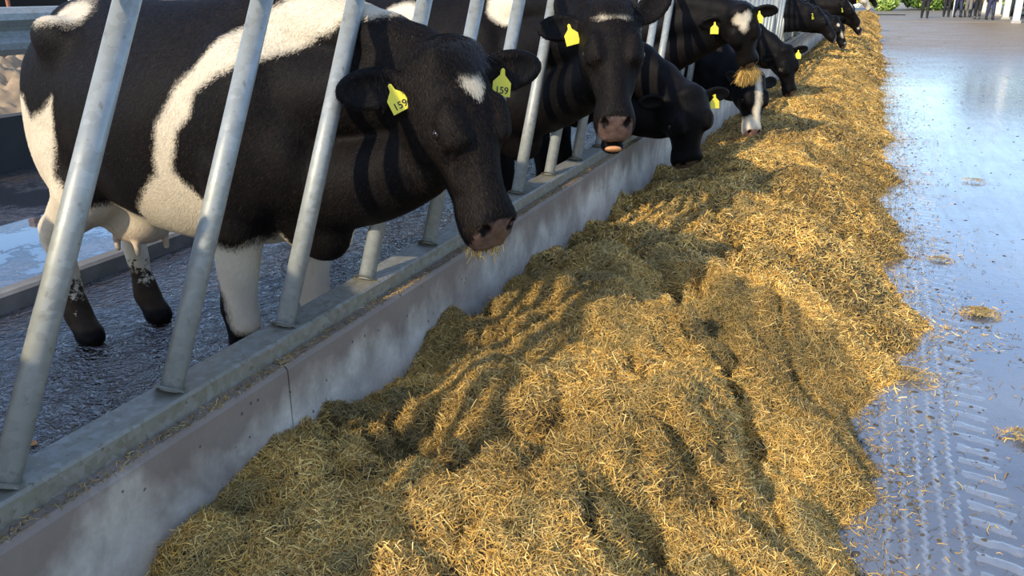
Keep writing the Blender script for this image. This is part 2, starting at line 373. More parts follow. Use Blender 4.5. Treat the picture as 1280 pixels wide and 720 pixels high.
# diagonal gullies in the near heap
def gully(pts, w, dpt):
    global H
    P = np.array(pts)
    best = np.full(H.shape, 9.0)
    j1 = np.searchsorted(ys, P[:, 1].max() + .4)
    for a, b in zip(P[:-1], P[1:]):
        ab = b - a; px = Xg[:, :j1] - a[0] + .05 * (vnoise(Xg[:, :j1] * 7, Yg[:, :j1] * 7) - .5) * 2; py = Yg[:, :j1] - a[1] + .05 * (vnoise(Xg[:, :j1] * 7 + 9, Yg[:, :j1] * 7) - .5) * 2
        t = np.clip((px * ab[0] + py * ab[1]) / ab.dot(ab), 0, 1)
        best[:, :j1] = np.minimum(best[:, :j1], np.hypot(px - t * ab[0], py - t * ab[1]))
    H -= dpt * np.exp(-(best / w) ** 2)
for pts, w, dp in [([(-1.16, 4.12), (-.49, 3.05), (-.23, 2.44), (-.1, 2.0)], .045, .07), ([(-.58, 3.53), (-.25, 2.62), (-.03, 2.03)], .045, .08),
                   ([(-.85, 1.61), (-.83, 1.88), (-.56, 2.06), (-.23, 1.99)], .05, .09), ([(-1.37, 2.87), (-1.34, 3.21), (-.98, 3.04)], .05, .08),
                   ([(-1.08, 1.77), (-.9, 1.63), (-.78, 1.76), (-.68, 1.94)], .05, .09), ([(-.71, 4.66), (-.42, 3.84), (-.1, 2.96)], .03, .05), ([(-.41, 1.69), (-.23, 1.6)], .05, .08)]:
    gully(pts, w, dp)
g_ = np.random.default_rng(12)
for i in range(46):
    x0 = g_.uniform(-1.35, .1); y0 = 1.1 + 4.2 * g_.random() ** 1.2; an = g_.normal(1.95, .55) if i % 3 else g_.uniform(0, PI); ln_ = g_.uniform(.12, .42)
    gully([(x0, y0), (x0 + ln_ * .5 * math.cos(an) + .02, y0 + ln_ * .5 * math.sin(an)), (x0 + ln_ * math.cos(an + .3), y0 + ln_ * math.sin(an + .3))], g_.uniform(.014, .030), g_.uniform(.04, .09))
e2 = edge(Yg)
H = np.where(Xg > e2 - .02, np.minimum(H, (e2 - Xg) * .4), H)
H = np.maximum(H, -.02)
ni, nj = H.shape
idx = np.arange(ni * nj).reshape(ni, nj)
Q = np.stack([idx[:-1, :-1], idx[1:, :-1], idx[1:, 1:], idx[:-1, 1:]], -1)
keep = (np.maximum(np.maximum(H[:-1, :-1], H[1:, :-1]), np.maximum(H[1:, 1:], H[:-1, 1:])) > -.012)
Q = Q[keep]
V = np.stack([Xg, Yg, H - .006], -1).reshape(-1, 3)
silage = np_mesh('silage_heap', V, Q, MAT['hay'])
tag(silage, 'long golden brown heap of chopped silage spread along the foot of the feed wall', 'silage', kind='stuff')
def hsamp(x, y):
    fi = np.clip((x - xs[0]) / (xs[1] - xs[0]), 0, ni - 1.001); fj = np.clip(np.interp(y, ys, np.arange(nj)), 0, nj - 1.001)
    i = fi.astype(int); j = fj.astype(int); a = fi - i; b = fj - j
    return (H[i, j] * (1 - a) + H[i + 1, j] * a) * (1 - b) + (H[i, j + 1] * (1 - a) + H[i + 1, j + 1] * a) * b

PAL = np.array([(.60, .40, .135), (.72, .52, .21), (.47, .30, .10), (.34, .215, .075), (.22, .16, .065), (.16, .145, .062), (.80, .64, .33), (.11, .095, .05), (.62, .38, .09)])
PAL = PAL * np.array([1.14, 1.04, .74])
PW = np.array([.20, .15, .18, .14, .09, .06, .06, .05, .07]); PW = PW / PW.sum()
def straws(name, n, yr, ln, wd, lift, seed, parent=None, xfun=None, hf=None, dark=0.0):
    g = np.random.default_rng(seed)
    y = yr[0] + (yr[1] - yr[0]) * g.random(n)
    if xfun is None:
        e = edge(y); x = -1.40 + (e + .03 + 1.40) * g.random(n)
    else: x = xfun(g, y)
    hf = hf or hsamp
    h0 = hf(x, y); dl = .012
    gx = (hf(x + dl, y) - hf(x - dl, y)) / (2 * dl); gy = (hf(x, y + dl) - hf(x, y - dl)) / (2 * dl)
    gx = np.clip(gx, -1.3, 1.3); gy = np.clip(gy, -1.3, 1.3)
    nrm = np.stack([-gx, -gy, np.ones(n)], 1); nrm /= np.linalg.norm(nrm, axis=1)[:, None]
    # strands in a wad share a rough direction
    ang = g.random(n) * 2 * PI * .62 + 9 * vnoise(x * 6 + 3, y * 6)
    t0 = np.stack([np.cos(ang), np.sin(ang), np.zeros(n)], 1); t0 -= nrm * (t0 * nrm).sum(1)[:, None]; t0 /= np.linalg.norm(t0, axis=1)[:, None]
    tilt = g.normal(0, .28, n); t = t0 + nrm * tilt[:, None]; t /= np.linalg.norm(t, axis=1)[:, None]
    l = ln[0] + (ln[1] - ln[0]) * g.random(n) ** 1.6; w = (wd[0] + (wd[1] - wd[0]) * g.random(n) ** 1.5)
    sd = np.cross(t, nrm) + nrm * g.normal(0, .7, n)[:, None]; sd -= t * (sd * t).sum(1)[:, None]; sd /= np.linalg.norm(sd, axis=1)[:, None]
    c = np.stack([x, y, h0], 1) + nrm * (lift * (g.random(n) * 1.0 - .12))[:, None]
    bend = (nrm * g.normal(.0, .35, n)[:, None] + np.cross(t, nrm) * g.normal(0, .35, n)[:, None]) * (l * .5)[:, None]
    P0 = c - t * (l * .5)[:, None] - bend * .5; P1 = c + bend * .5; P2 = c + t * (l * .5)[:, None] - bend * .5
    hw = (sd * (w * .5)[:, None])
    V = np.stack([P0 - hw, P0 + hw, P1 - hw, P1 + hw, P2 - hw * .6, P2 + hw * .6], 1).reshape(-1, 3)
    b = (np.arange(n) * 6)[:, None]
    Fq = np.concatenate([b + np.array([[0, 1, 3, 2]]), b + np.array([[2, 3, 5, 4]])])
    reg = vnoise(x * 3.1 + 7, y * 3.1); gr = vnoise(x * 9 + 1, y * 9 + 4)
    ci = g.choice(len(PAL), n, p=PW); c = PAL[ci] * (0.72 + .5 * g.random(n))[:, None]
    olive = np.clip((gr - .55) * 3, 0, 1)[:, None] * .55; c = c * (1 - olive) + olive * np.array([.20, .17, .07])
    c = c * (.70 + .55 * np.clip(reg * 1.6 - .3, 0, 1))[:, None] * (1 - dark)
    return np_mesh(name, V, Fq, MAT['straw'], parent, smooth=False, attrs={'col': np.repeat(c, 6, axis=0)})
straws('straw_near', 250000, (.95, 3.6), (.012, .066), (.0009, .0028), .010, 21, silage)['kind'] = 'stuff'
straws('straw_near', 130000, (3.4, 7.5), (.014, .06), (.0022, .005), .014, 22, silage)['kind'] = 'stuff'
straws('straw_far', 130000, (7.2, 16), (.025, .08), (.0035, .0075), .018, 23, silage)['kind'] = 'stuff'
straws('straw_far', 100000, (15.5, 54), (.05, .14), (.008, .018), .03, 24, silage)['kind'] = 'stuff'
for o in silage.children: o.name = 'loose_straw'
# bits thrown on to the road
zero = lambda x, y: np.zeros_like(np.asarray(x, float)) + .001
def fr(g, y): return edge(y) - .04 + g.exponential(.13, len(y))
sc = straws('scattered_straw', 26000, (1.2, 22), (.008, .05), (.0015, .0045), .006, 31, None, fr, zero, .15)
tag(sc, 'loose straw bits scattered on the wet road beside the silage heap', 'straw', kind='stuff')
onwall = lambda x, y: np.zeros_like(np.asarray(x, float)) + .5485
db = straws('straw_debris', 9000, (.8, 12), (.006, .03), (.0008, .0024), .006, 33, None, lambda g, y: -1.45 + .045 * g.random(len(y)) ** .8, onwall, .35)
tag(db, 'chopped straw debris caught on the wall top under the feed rail', 'straw', kind='stuff')
# flat crumbs of mud and silage over the road
def crumbs(name, n, seed):
    g = np.random.default_rng(seed); V = []; Fs = []
    y = 1.8 + 30 * g.random(n) ** 1.7; x = np.where(g.random(n) < .45, edge(y) + g.exponential(.25, n), .3 + 7 * g.random(n) ** 1.1 * np.clip(y / 8, .3, 1))
    r = .002 + .009 * g.random(n) ** 3 * (1 + y * .05)
    k = 7; A = np.arange(k) / k * 2 * PI
    rr = r[:, None] * (0.6 + .7 * g.random((n, k))); an = g.random(n) * PI; st = 1 + .7 * g.random(n)
    px = rr * np.cos(A) * st[:, None]; py = rr * np.sin(A)
    X = x[:, None] + px * np.cos(an)[:, None] - py * np.sin(an)[:, None]; Y = y[:, None] + px * np.sin(an)[:, None] + py * np.cos(an)[:, None]
    ring = np.stack([X, Y, np.full_like(X, .0005)], -1); top = np.stack([x, y, .0015 + r * .35], -1)[:, None]
    V = np.concatenate([ring, top], 1).reshape(-1, 3); b = (np.arange(n) * (k + 1))[:, None, None]
    T_ = np.array([[i, (i + 1) % k, k] for i in range(k)])[None]; Fq = (b + T_).reshape(-1, 3)
    return np_mesh(name, V, Fq, flat_mat('mud_crumb', (.13, .095, .055), .7, scale=40, var=.6), None)
tag(crumbs('road_crumbs', 2600, 5), 'small dark crumbs of mud and silage scattered over the wet road', 'crumbs', kind='stuff')
# small separate tufts lying on the road
def tuft(loc, r, n, label, sx=1.0):
    g = np.random.default_rng(int(loc[0] * 1000) + int(loc[1] * 77))
    root_seed = int(g.integers(1e6))
    def hf(x, y):
        q = np.clip(1 - ((np.asarray(x)) / (r * sx)) ** 2 - ((np.asarray(y)) / r) ** 2, 0, 1); return .30 * r * np.sqrt(q)
    def xf(g2, y):
        return g2.normal(0, .45, len(y)) * r * sx
    o = straws('silage_tuft', n, (-r * .8, r * .8), (.01, .045), (.0015, .004), .006, root_seed, None, xf, hf, .05)
    o.location = (loc[0], loc[1], .002)
    return tag(o, label, 'silage tuft', kind='stuff')
tuft((.68, 4.50), .075, 700, 'small golden tuft of silage alone on the wet road', 1.3)
tuft((.70, 3.18), .06, 260, 'thin scattered tuft of silage at the right edge of the road', 1.5)
tuft((.33, 3.58), .085, 420, 'dull brown tuft of silage lying on the tyre tracks', 1.4)
tuft((.55, 5.4), .05, 160, 'small flat tuft of silage between the heap and the open road', 1.5)
tuft((.95, 7.9), .07, 200, 'faint flat tuft of silage far out on the wet road', 1.6)

# ================================================================= IMPLICIT SURFACES
class Field:
    def __init__(s, lo, hi, h):
        s.h = h; s.lo = np.array(lo, float); s.n = np.ceil((np.array(hi) - s.lo) / h).astype(int) + 1
        s.F = np.full(s.n, 1.0, np.float32)
        s.ax = [s.lo[i] + h * np.arange(s.n[i]) for i in range(3)]
    def sub(s, c0, c1):
        a = [max(0, int((c0[i] - s.lo[i]) / s.h)) for i in range(3)]; b = [min(s.n[i], int((c1[i] - s.lo[i]) / s.h) + 2) for i in range(3)]
        if any(b[i] <= a[i] for i in range(3)): return None
        sl = tuple(slice(a[i], b[i]) for i in range(3))
        return sl, np.meshgrid(*[s.ax[i][sl[i]].astype(np.float32) for i in range(3)], indexing='ij')
    def comb(s, sl, D, k, mode):
        A = s.F[sl]
        if mode == 'u':
            hh = np.maximum(k - np.abs(A - D), 0) / max(k, 1e-6); s.F[sl] = np.minimum(A, D) - hh * hh * k * .25
        else:
            D = -D; hh = np.maximum(k - np.abs(A - D), 0) / max(k, 1e-6); s.F[sl] = np.maximum(A, D) + hh * hh * k * .25
    def cone(s, a, b, ra, rb, k=.04, mode='u'):
        a = np.array(a, float); b = np.array(b, float); m = max(ra, rb) + k + s.h * 2
        r = s.sub(np.minimum(a, b) - m, np.maximum(a, b) + m)
        if r is None: return
        sl, (X, Y, Z) = r; ab = b - a; L2_ = max(ab.dot(ab), 1e-9)
        t = np.clip(((X - a[0]) * ab[0] + (Y - a[1]) * ab[1] + (Z - a[2]) * ab[2]) / L2_, 0, 1)
        D = np.sqrt((X - a[0] - t * ab[0]) ** 2 + (Y - a[1] - t * ab[1]) ** 2 + (Z - a[2] - t * ab[2]) ** 2) - (ra + (rb - ra) * t)
        s.comb(sl, D, k, mode)
    def chain(s, pts, rs, k=.04):
        for i in range(len(pts) - 1): s.cone(pts[i], pts[i + 1], rs[i], rs[i + 1], k)
    def ell(s, c, r, k=.04, R=None, mode='u'):
        """R: 3x3 rows = local axes"""
        c = np.array(c, float); R = np.eye(3) if R is None else np.array(R); m = max(r) + k + s.h * 2
        q = s.sub(c - m, c + m)
        if q is None: return
        sl, (X, Y, Z) = q; X = X - c[0]; Y = Y - c[1]; Z = Z - c[2]
        P = [R[i][0] * X + R[i][1] * Y + R[i][2] * Z for i in range(3)]
        k0 = np.sqrt(sum((P[i] / r[i]) ** 2 for i in range(3))); k1 = np.sqrt(sum((P[i] / r[i] ** 2) ** 2 for i in range(3)))
        s.comb(sl, k0 * (k0 - 1) / np.maximum(k1, 1e-5), k, mode)
    def loft(s, O, R, st, k=.04, n=2.3, topsq=0.0, botsq=0.0, pad=.25):
        """st rows: s, top, bottom, halfwidth along axis R[0]; R[1]=lateral; R[2]=up"""
        st = np.array(st, float); O = np.array(O, float); R = np.array(R, float)
        cs = [O + R[0] * a + R[1] * w * g1 + R[2] * z for a, t, b, w in st for z in (t, b) for g1 in (-1, 1)]
        cs = np.array(cs); r = s.sub(cs.min(0) - k - s.h * 2, cs.max(0) + k + s.h * 2)
        if r is None: return
        sl, (X, Y, Z) = r; X = X - O[0]; Y = Y - O[1]; Z = Z - O[2]
        A, B, C_ = [R[i][0] * X + R[i][1] * Y + R[i][2] * Z for i in range(3)]
        fine = np.linspace(st[0, 0], st[-1, 0], 160)
        def sm(col):
            v = np.interp(fine, st[:, 0], st[:, col]); kk = np.ones(9) / 9; vp = np.concatenate([[v[0]] * 4, v, [v[-1]] * 4]); return np.convolve(vp, kk, 'valid')
        t_, b_, w_ = [np.interp(A, fine, sm(c)) for c in (1, 2, 3)]
        hz = np.maximum((t_ - b_) / 2, .008); zc = (t_ + b_) / 2; w_ = np.maximum(w_, .008)
        zr = (C_ - zc) / hz
        w2 = w_ * (1 - topsq * np.clip(zr, 0, 1) ** 2 - botsq * np.clip(-zr, 0, 1) ** 2)
        q = (np.abs(B / w2) ** n + np.abs(zr) ** n) ** (1 / n)
        D = (q - 1) * np.minimum(hz, w_)
        ex = np.maximum(np.maximum(st[0, 0] - A, A - st[-1, 0]), 0)
        D = np.where(ex > 0, np.sqrt(np.maximum(D, 0) ** 2 + ex ** 2) + np.where(D < 0, 0, 0), D)
        s.comb(sl, D.astype(np.float32), k, 'u')
    def mesh(s):
        F_ = s.F; h = s.h
        F_[0] = F_[-1] = 1; F_[:, 0] = F_[:, -1] = 1; F_[:, :, 0] = F_[:, :, -1] = 1
        I = F_ < 0
        n = np.array(F_.shape) - 1
        cnt = np.zeros(n, np.uint8)
        offs = [(a, b, c) for a in (0, 1) for b in (0, 1) for c in (0, 1)]
        for a, b, c in offs: cnt += I[a:a + n[0], b:b + n[1], c:c + n[2]]
        act = np.argwhere((cnt > 0) & (cnt < 8)); ids = np.full(n, -1, np.int64); ids[tuple(act.T)] = np.arange(len(act))
        val = {o: F_[act[:, 0] + o[0], act[:, 1] + o[1], act[:, 2] + o[2]] for o in offs}
        S_ = np.zeros((len(act), 3)); N = np.zeros(len(act))
        for o in offs:
            for d_ in range(3):
                if o[d_] == 0:
                    o2 = list(o); o2[d_] = 1; o2 = tuple(o2); va, vb = val[o], val[o2]; cr_ = (va < 0) != (vb < 0)
                    t = np.where(cr_, va / np.where(cr_, va - vb, 1), 0)
                    p = np.tile(np.array(o, float), (len(act), 1)); p[:, d_] = t
                    S_ += p * cr_[:, None]; N += cr_
        V = (act + S_ / N[:, None]) * h + s.lo
        quads = []
        for d_ in range(3):
            e1, e2_ = (d_ + 1) % 3, (d_ + 2) % 3
            a = np.take(I, range(0, F_.shape[d_] - 1), axis=d_); b = np.take(I, range(1, F_.shape[d_]), axis=d_)
            e = np.argwhere(a != b)
            e = e[(e[:, e1] > 0) & (e[:, e2_] > 0) & (e[:, e1] < n[e1]) & (e[:, e2_] < n[e2_])]
            flip = a[tuple(e.T)]
            def g(u, v):
                q = e.copy(); q[:, e1] -= u; q[:, e2_] -= v; return ids[tuple(q.T)]
            q = np.stack([g(0, 0), g(1, 0), g(1, 1), g(0, 1)], 1)
            q[~flip] = q[~flip][:, ::-1]; quads.append(q)
        Q_ = np.concatenate(quads); Q_ = Q_[(Q_ >= 0).all(1)]
        return V, Q_

# ================================================================= CATTLE
def unit(v): v = np.array(v, float); return v / np.linalg.norm(v)
def rotz(a): c, s_ = math.cos(a), math.sin(a); return np.array([[c, -s_, 0], [s_, c, 0], [0, 0, 1]])
def text_mesh(txt, size, mat, parent, name='tag_number'):
    cu = bpy.data.curves.new(name, 'FONT'); cu.body = txt; cu.size = size; cu.align_x = 'CENTER'; cu.align_y = 'CENTER'; cu.extrude = .0004; cu.offset = size * .012
    t = bpy.data.objects.new(name, cu); COL.objects.link(t)
    dg = bpy.context.evaluated_depsgraph_get(); me = bpy.data.meshes.new_from_object(t.evaluated_get(dg)); bpy.data.objects.remove(t)
    me.materials.clear(); me.materials.append(mat); o = bpy.data.objects.new(name, me); COL.objects.link(o); o.parent = parent; return o

TRUNK = [(-1.64, 1.24, 1.02, .06), (-1.60, 1.34, .90, .17), (-1.48, 1.41, .74, .24), (-1.25, 1.44, .67, .27), (-1.0, 1.43, .64, .31), (-.7, 1.42, .605, .355),
         (-.4, 1.425, .60, .35), (-.15, 1.445, .62, .29), (0, 1.46, .65, .25), (.13, 1.42, .69, .22), (.22, 1.34, .76, .175), (.29, 1.22, .86, .11), (.32, 1.12, .95, .05)]
BX = 1.0
TRUNK = [(x, t + max(0, t - .6) * .10, b, w) for x, t, b, w in TRUNK]
def smooth_step(a, b, x): t = np.clip((x - a) / (b - a), 0, 1); return t * t * (3 - 2 * t)

def make_cow(label, foot, yaw, poll, muz, face, vox, white, group=None, feet=None, tags=('R', 'L'), tagtxt=None, mouth=0.0, eyes=True, earL=None, earR=None, tagscale=1.0, lids=.4, scale=1.0,
             tuft_hair=0, pinknose=0.0, bodytop=0.0, tagtilt=(0, 0), tagshift=(0, 0), mud=1.0, coat=0, hk=1.0, drop=0.0, cdy=.07, es=1.0):
    Rz = rotz(yaw); Ri = Rz.T; foot = np.array([foot[0], foot[1], 0.0])
    loc = lambda P: Ri @ (np.array(P, float) - foot) / scale
    P = loc(poll); Mz = loc(muz); a = unit(Mz - P); fc = Ri @ np.array([math.cos(face), math.sin(face), .35]); u = unit(fc - a * fc.dot(a)); l = np.cross(u, a)   # l = cow's left
    HL = np.linalg.norm(Mz - P); kx = np.clip(HL / .55, .82, 1.18)
    HR = np.array([a, l, u])
    hp = lambda s_, l_, u_: P + a * s_ * kx + l * l_ * hk + u * u_ * hk
    lo = np.minimum(np.array([-1.75, -.48, -.02]), P - .36); hi = np.maximum(np.array([.4, .48, 1.6]), P + .36)
    lo = np.minimum(lo, Mz - .14); hi = np.maximum(hi, Mz + .14)
    lo[2] = max(lo[2], -.02)
    G = Field(lo, hi, vox)
    # trunk
    G.loft((0, 0, 0), np.eye(3), TRUNK, k=.02, n=2.25, topsq=.34, botsq=.14)
    for sy in (-1, 1):
        G.ell((-1.20 * BX, sy * .225, 1.37), (.10, .06, .075), .10)             # hook bone
        G.ell((-1.50 * BX, sy * .11, 1.22), (.05, .05, .07), .14)               # pin bone
        G.ell((-1.36 * BX, sy * .16, .98), (.23, .125, .33), .07)               # thigh
        G.ell((.02, sy * .19, 1.08), (.15, .085, .31), .09)                # shoulder blade
        G.ell((.20, sy * .14, .98), (.09, .08, .13), .08)
        f = feet or {}
        fx, fy = f.get(('f', sy), (0, sy * .17)); hx, hy = f.get(('h', sy), (-1.30, sy * .18))
        G.chain([(-.02, sy * .17, .95), (-.04, sy * .19, .74), (fx * .7 + .0, fy, .43), (fx * .7 + .015, fy, .37), (fx - .01, fy, .16), (fx + .0, fy, .12), (fx + .03, fy, .045)],
                [.13, .092, .060, .056, .037, .050, .060], .03)
        G.ell((fx + .035, fy, .03), (.075, .058, .05), .015)
        G.chain([(-1.30 * BX, sy * .16, .90), (-1.20 * BX, sy * .19, .74), (-1.42 + (hx + 1.3), hy, .53), (hx - .15, hy, .48), (hx - .10, hy, .17), (hx - .09, hy, .12), (hx - .03, hy, .045)],
                [.15, .125, .074, .060, .046, .053, .062], .035)
        G.ell((hx - .17, hy, .51), (.035, .03, .05), .03)
        G.ell((hx - .02, hy, .03), (.075, .058, .05), .015)
    # udder, brisket, tail
    G.ell((-1.16 * BX, 0, .60), (.17, .13, .115), .07)
    for sx in (-1.26 * BX, -1.08 * BX):
        for sy in (-.07, .07): G.cone((sx, sy, .51), (sx, sy, .46), .016, .011, .02)
    G.ell((.20, 0, .74), (.12, .09, .13), .09)
    G.chain([(-1.56 * BX, 0, 1.40), (-1.64 * BX, 0, 1.30), (-1.67 * BX, .01, 1.15), (-1.67 * BX, .02, .9), (-1.66 * BX, .02, .68)], [.03, .026, .022, .018, .013], .05)
    # neck: crest, core and throat chains from the shoulder to the head
    def bez(p0, p1, p2, n=7): return [tuple((1 - t) ** 2 * np.array(p0) + 2 * t * (1 - t) * np.array(p1) + t * t * np.array(p2)) for t in np.linspace(0, 1, n)]
    back = -a * .5 + u * .1
    nd = lambda q: (q[0], q[1], q[2])
    e1 = hp(.02, 0, -.055); e2_ = hp(.07, 0, -.11); e3 = hp(.12 + drop, 0, -.165)
    dirn = unit(e2_ - np.array([.15, 0, 1.1])); c1 = lambda s0, e: (np.array(s0) + e) / 2 + np.array([.0, 0, .03])
    lin = lambda r0, r1, n=7: list(np.linspace(r0, r1, n))
    G.chain(bez((.02, 0, 1.44), c1((.02, 0, 1.44), e1) + np.array([0, cdy, .03]), e1), lin(.10, .085), .05)
    G.chain(bez((.12, 0, 1.18), c1((.12, 0, 1.18), e2_) + np.array([0, cdy * .6, 0]), e2_), [.19, .165, .148, .138, .13, .122, .11], .05)
    G.chain(bez((.20, 0, .92), c1((.2, 0, .92), e3) - np.array([0, 0, .05 + drop * .9]), e3), [.165, .15, .138, .128, .118, .108, .095], .06)
    # head
    HEAD = [(-.055, -.03, -.11, .05), (-.03, .012, -.13, .082), (.03, .042, -.16, .098), (.09, .055, -.195, .104), (.15, .056, -.205, .106), (.20, .052, -.20, .103), (.26, .044, -.180, .086),
            (.33, .036, -.155, .066), (.40, .031, -.136, .062), (.45, .030, -.124, .073), (.475, .026, -.12, .077), (.505, .006, -.112, .077), (.54, -.022, -.100, .066), (.565, -.05, -.085, .040)]
    HEAD = [(s_ * kx, t * 1.08 * hk, b * 1.08 * hk, w * (1.15 + .10 * (1 - min(1, max(0, (s_ - .12) / .2)))) * hk) for s_, t, b, w in HEAD]
    G.loft(P, HR, HEAD, k=.05, n=2.35, topsq=.16, botsq=.42)
    G.ell(hp(-.025, 0, .008), (.045, .085, .045), .05, HR)                   # poll
    for sy in (-1, 1):
        G.ell(hp(.205, sy * .094, .008), (.058, .030, .040), .055, HR)     # orbit
        G.ell(hp(.15, sy * .090, -.11), (.095, .032, .08), .05, HR)       # cheek
        G.cone(hp(.215, sy * .104, -.04), hp(.35, sy * .064, -.042), .020, .016, .04)
        G.ell(hp(.492, sy * .046, -.008), (.032, .026, .024), .022, HR)    # nostril wing
        G.ell(hp(.45, sy * .052, -.062), (.05, .022, .028), .03, HR)       # upper lip
        G.cone(hp(.150, sy * .085, .040), hp(.235, sy * .072, .042), .018, .014, .04)   # brow
        G.cone(hp(.160, sy * .128, .034), hp(.225, sy * .122, .032), .003, .003, .012, 's')
        G.cone(hp(.25, sy * .100, .010), hp(.30, sy * .095, -.02), .003, .003, .014, 's')
    G.ell(hp(.44, 0, -.108 - mouth * .35), (.055, .042, .022), .03, HR)    # chin
    for sy in (-1, 1):
        # nostril, mouth slit, eye slit
        nr = np.array([unit(a * .75 + u * .55 + l * sy * -.5), unit(np.cross(unit(a * .75 + u * .55 + l * sy * -.5), l)), [0, 0, 0]]); nr[2] = np.cross(nr[0], nr[1])
        nx = unit(a * .75 - u * .55 - l * sy * .45); nzv = unit(np.cross(nx, l)); G.ell(hp(.510, sy * .046, -.002), (.026, .014, .016), .007, np.array([nx, unit(np.cross(nzv, nx)), nzv]), 's')
        G.cone(hp(.508, sy * .058, -.010), hp(.522, sy * .072, -.030), .007, .004, .008, 's')
        G.cone(hp(.39, sy * .066, -.083), hp(.52, sy * .046, -.079), .005, .006 + mouth * .12, .008, 's')
        G.ell(hp(.208, sy * .136, -.003), (.030, .022, .013 * lids + .003), .010, HR, 's')
        # lid folds
        G.cone(hp(.176, sy * .112, .020), hp(.238, sy * .108, .018), .011, .009, .02)
        G.cone(hp(.182, sy * .118, -.024), hp(.238, sy * .112, -.022), .008, .007, .014)
    G.ell(hp(.30, 0, -.175), (.14, .028, .02), .02, HR, 's')               # hollow between the jaws
    if mouth:
        G.ell(hp(.560, 0, -.142), (.040, .052, .022), .03, HR); G.cone(hp(.40, 0, -.14), hp(.55, 0, -.145), .038, .032, .03)
        G.ell(hp(.58, 0, -.106), (.06, .040, .014 + mouth * .1), .01, HR, 's')
    ears = {}
    for key, sy, dv in (('R', -1, earR), ('L', 1, earL)):
        dl = l * sy * 1.0 - a * .12 + u * -.18 if dv is None else Ri @ np.array(dv, float)
        dl = unit(dl); fr_ = unit(u + a * .25 - dl * (u + a * .25).dot(dl)); sd_ = np.cross(dl, fr_)
        b0 = hp(.04, sy * .092, -.065); ER = np.array([dl, sd_, fr_])
        G.cone(b0 - dl * .02, b0 + dl * .045, .030, .026, .03)
        G.ell(b0 + dl * .115 * es, (.098 * es, .056 * es, .021), .012, ER)
        G.ell(b0 + dl * .122 * es + fr_ * .020, (.080 * es, .040 * es, .019), .006, ER, 's')
        ears[key] = (b0, dl, sd_, fr_)
    V, Q_ = G.mesh()
    # per-vertex measures for the hide pattern
    D = V - P; hs = D @ a / kx; hl = D @ l / hk; hu = D @ u / hk
    nearh = np.linalg.norm(D - np.outer(np.clip(hs * kx, 0, .55), a), axis=1) < .24
    inhead = (hs > .3) & (np.abs(hl) < .11) & (np.abs(hu + .04) < .14) & (hs < .62)
    mzv = np.where(inhead, smooth_step(.474, .500, hs - np.abs(hl) * .10) * smooth_step(.082, .066, np.abs(hl)) * smooth_step(-.10, -.06, hu) , 0)
    dist = lambda s_, l_, u_, r: np.sqrt(((hs - s_) / r[0]) ** 2 + ((np.abs(hl) - l_) / r[1]) ** 2 + ((hu - u_) / r[2]) ** 2)
    dark = np.clip(1.25 - dist(.512, .047, -.004, (.026, .017, .020)), 0, 1) * (hs > .3)
    dark = np.clip(dark * 3, 0, 1)
    dark = np.maximum(dark, np.clip((1 - dist(.208, .128, -.003, (.030, .03, .009))) * 4, 0, 1))
    dark = np.maximum(dark, smooth_step(.085, .06, V[:, 2]) * (~nearh))
    wv = white(V, hs, hl, hu) - 0.0
    ear_in = np.zeros(len(V))
    mudv = mud * np.clip((.47 - V[:, 2]) / .42, 0, 1) * (~nearh)
    pink = np.zeros(len(V))
    if pinknose: pink = mzv * pinknose
    pink = np.maximum(pink, .45 * np.clip(1 - np.sqrt(((V[:, 0] + 1.17 * BX) / .22) ** 2 + (V[:, 1] / .17) ** 2 + ((V[:, 2] - .50) / .16) ** 2), 0, 1) ** .5)
    cow = np_mesh('cow', V * scale, Q_, MAT['cow'], None, True, dict(white=wv, mud=mudv, muzzle=mzv, dark=dark, pink=pink))
    cow.location = foot; cow.rotation_euler = (0, 0, yaw)
    tag(cow, label, 'cow', group)
    if coat: hair_coat(cow, V, Q_, wv, mzv, dark, a, nearh, coat)
    def M_of(o_, x_, y_, z_):
        m = Matrix.Identity(4)
        for i in range(3): m[i][0] = x_[i]; m[i][1] = y_[i]; m[i][2] = z_[i]; m[i][3] = o_[i] * scale
        return m
    if eyes:
        for sy in (-1, 1):
            import bmesh
            bm = bmesh.new(); bmesh.ops.create_uvsphere(bm, u_segments=20, v_segments=12, radius=.019)
            me = bpy.data.meshes.new('eye'); bm.to_mesh(me); bm.free(); me.materials.append(MAT['eye']); me.polygons.foreach_set('use_smooth', [True] * len(me.polygons))
            e = bpy.data.objects.new('eye', me); COL.objects.link(e); e.parent = cow; e.location = hp(.208, sy * .1150, -.002) * scale
    for ti, key in enumerate(tags):
        b0, dl, sd_, fr_ = ears[key]; sy = -1 if key == 'R' else 1
        # a tag is pinned through the ear and hangs down, facing forward
        gz = Ri @ np.array([0, 0, 1.0]); tl = tagtilt[ti] if ti < len(tagtilt) else 0
        pin = b0 + dl * (.095 + tagshift[ti]) + fr_ * .016 
        down = unit(-gz + dl * tl * 1.0 + fr_ * .18); nrm = unit(fr_ - down * fr_.dot(down)); rt = np.cross(-down, nrm)
        w_, ts = .029, tagscale
        poly = [(-.006, .006), (-.0085, -.012), (-.030, -.034), (-.030, -.078), (.030, -.078), (.030, -.034), (.0085, -.012), (.006, .006), (0, .010)]
        tg = MB().extrude([(p * ts, q * ts) for p, q in poly], 'z', 0, .0016).build('ear_tag', MAT['tagy'], cow, bevel=.0005)
        tg['label'] = 'yellow plastic ear tag'
        tg.matrix_local = M_of(pin + nrm * .006, rt, -down, nrm)
        st_ = MB().tube([(0, 0, -.03), (0, 0, .003)], .005 * ts, 10).build('tag_stud', MAT['tagy'], tg)
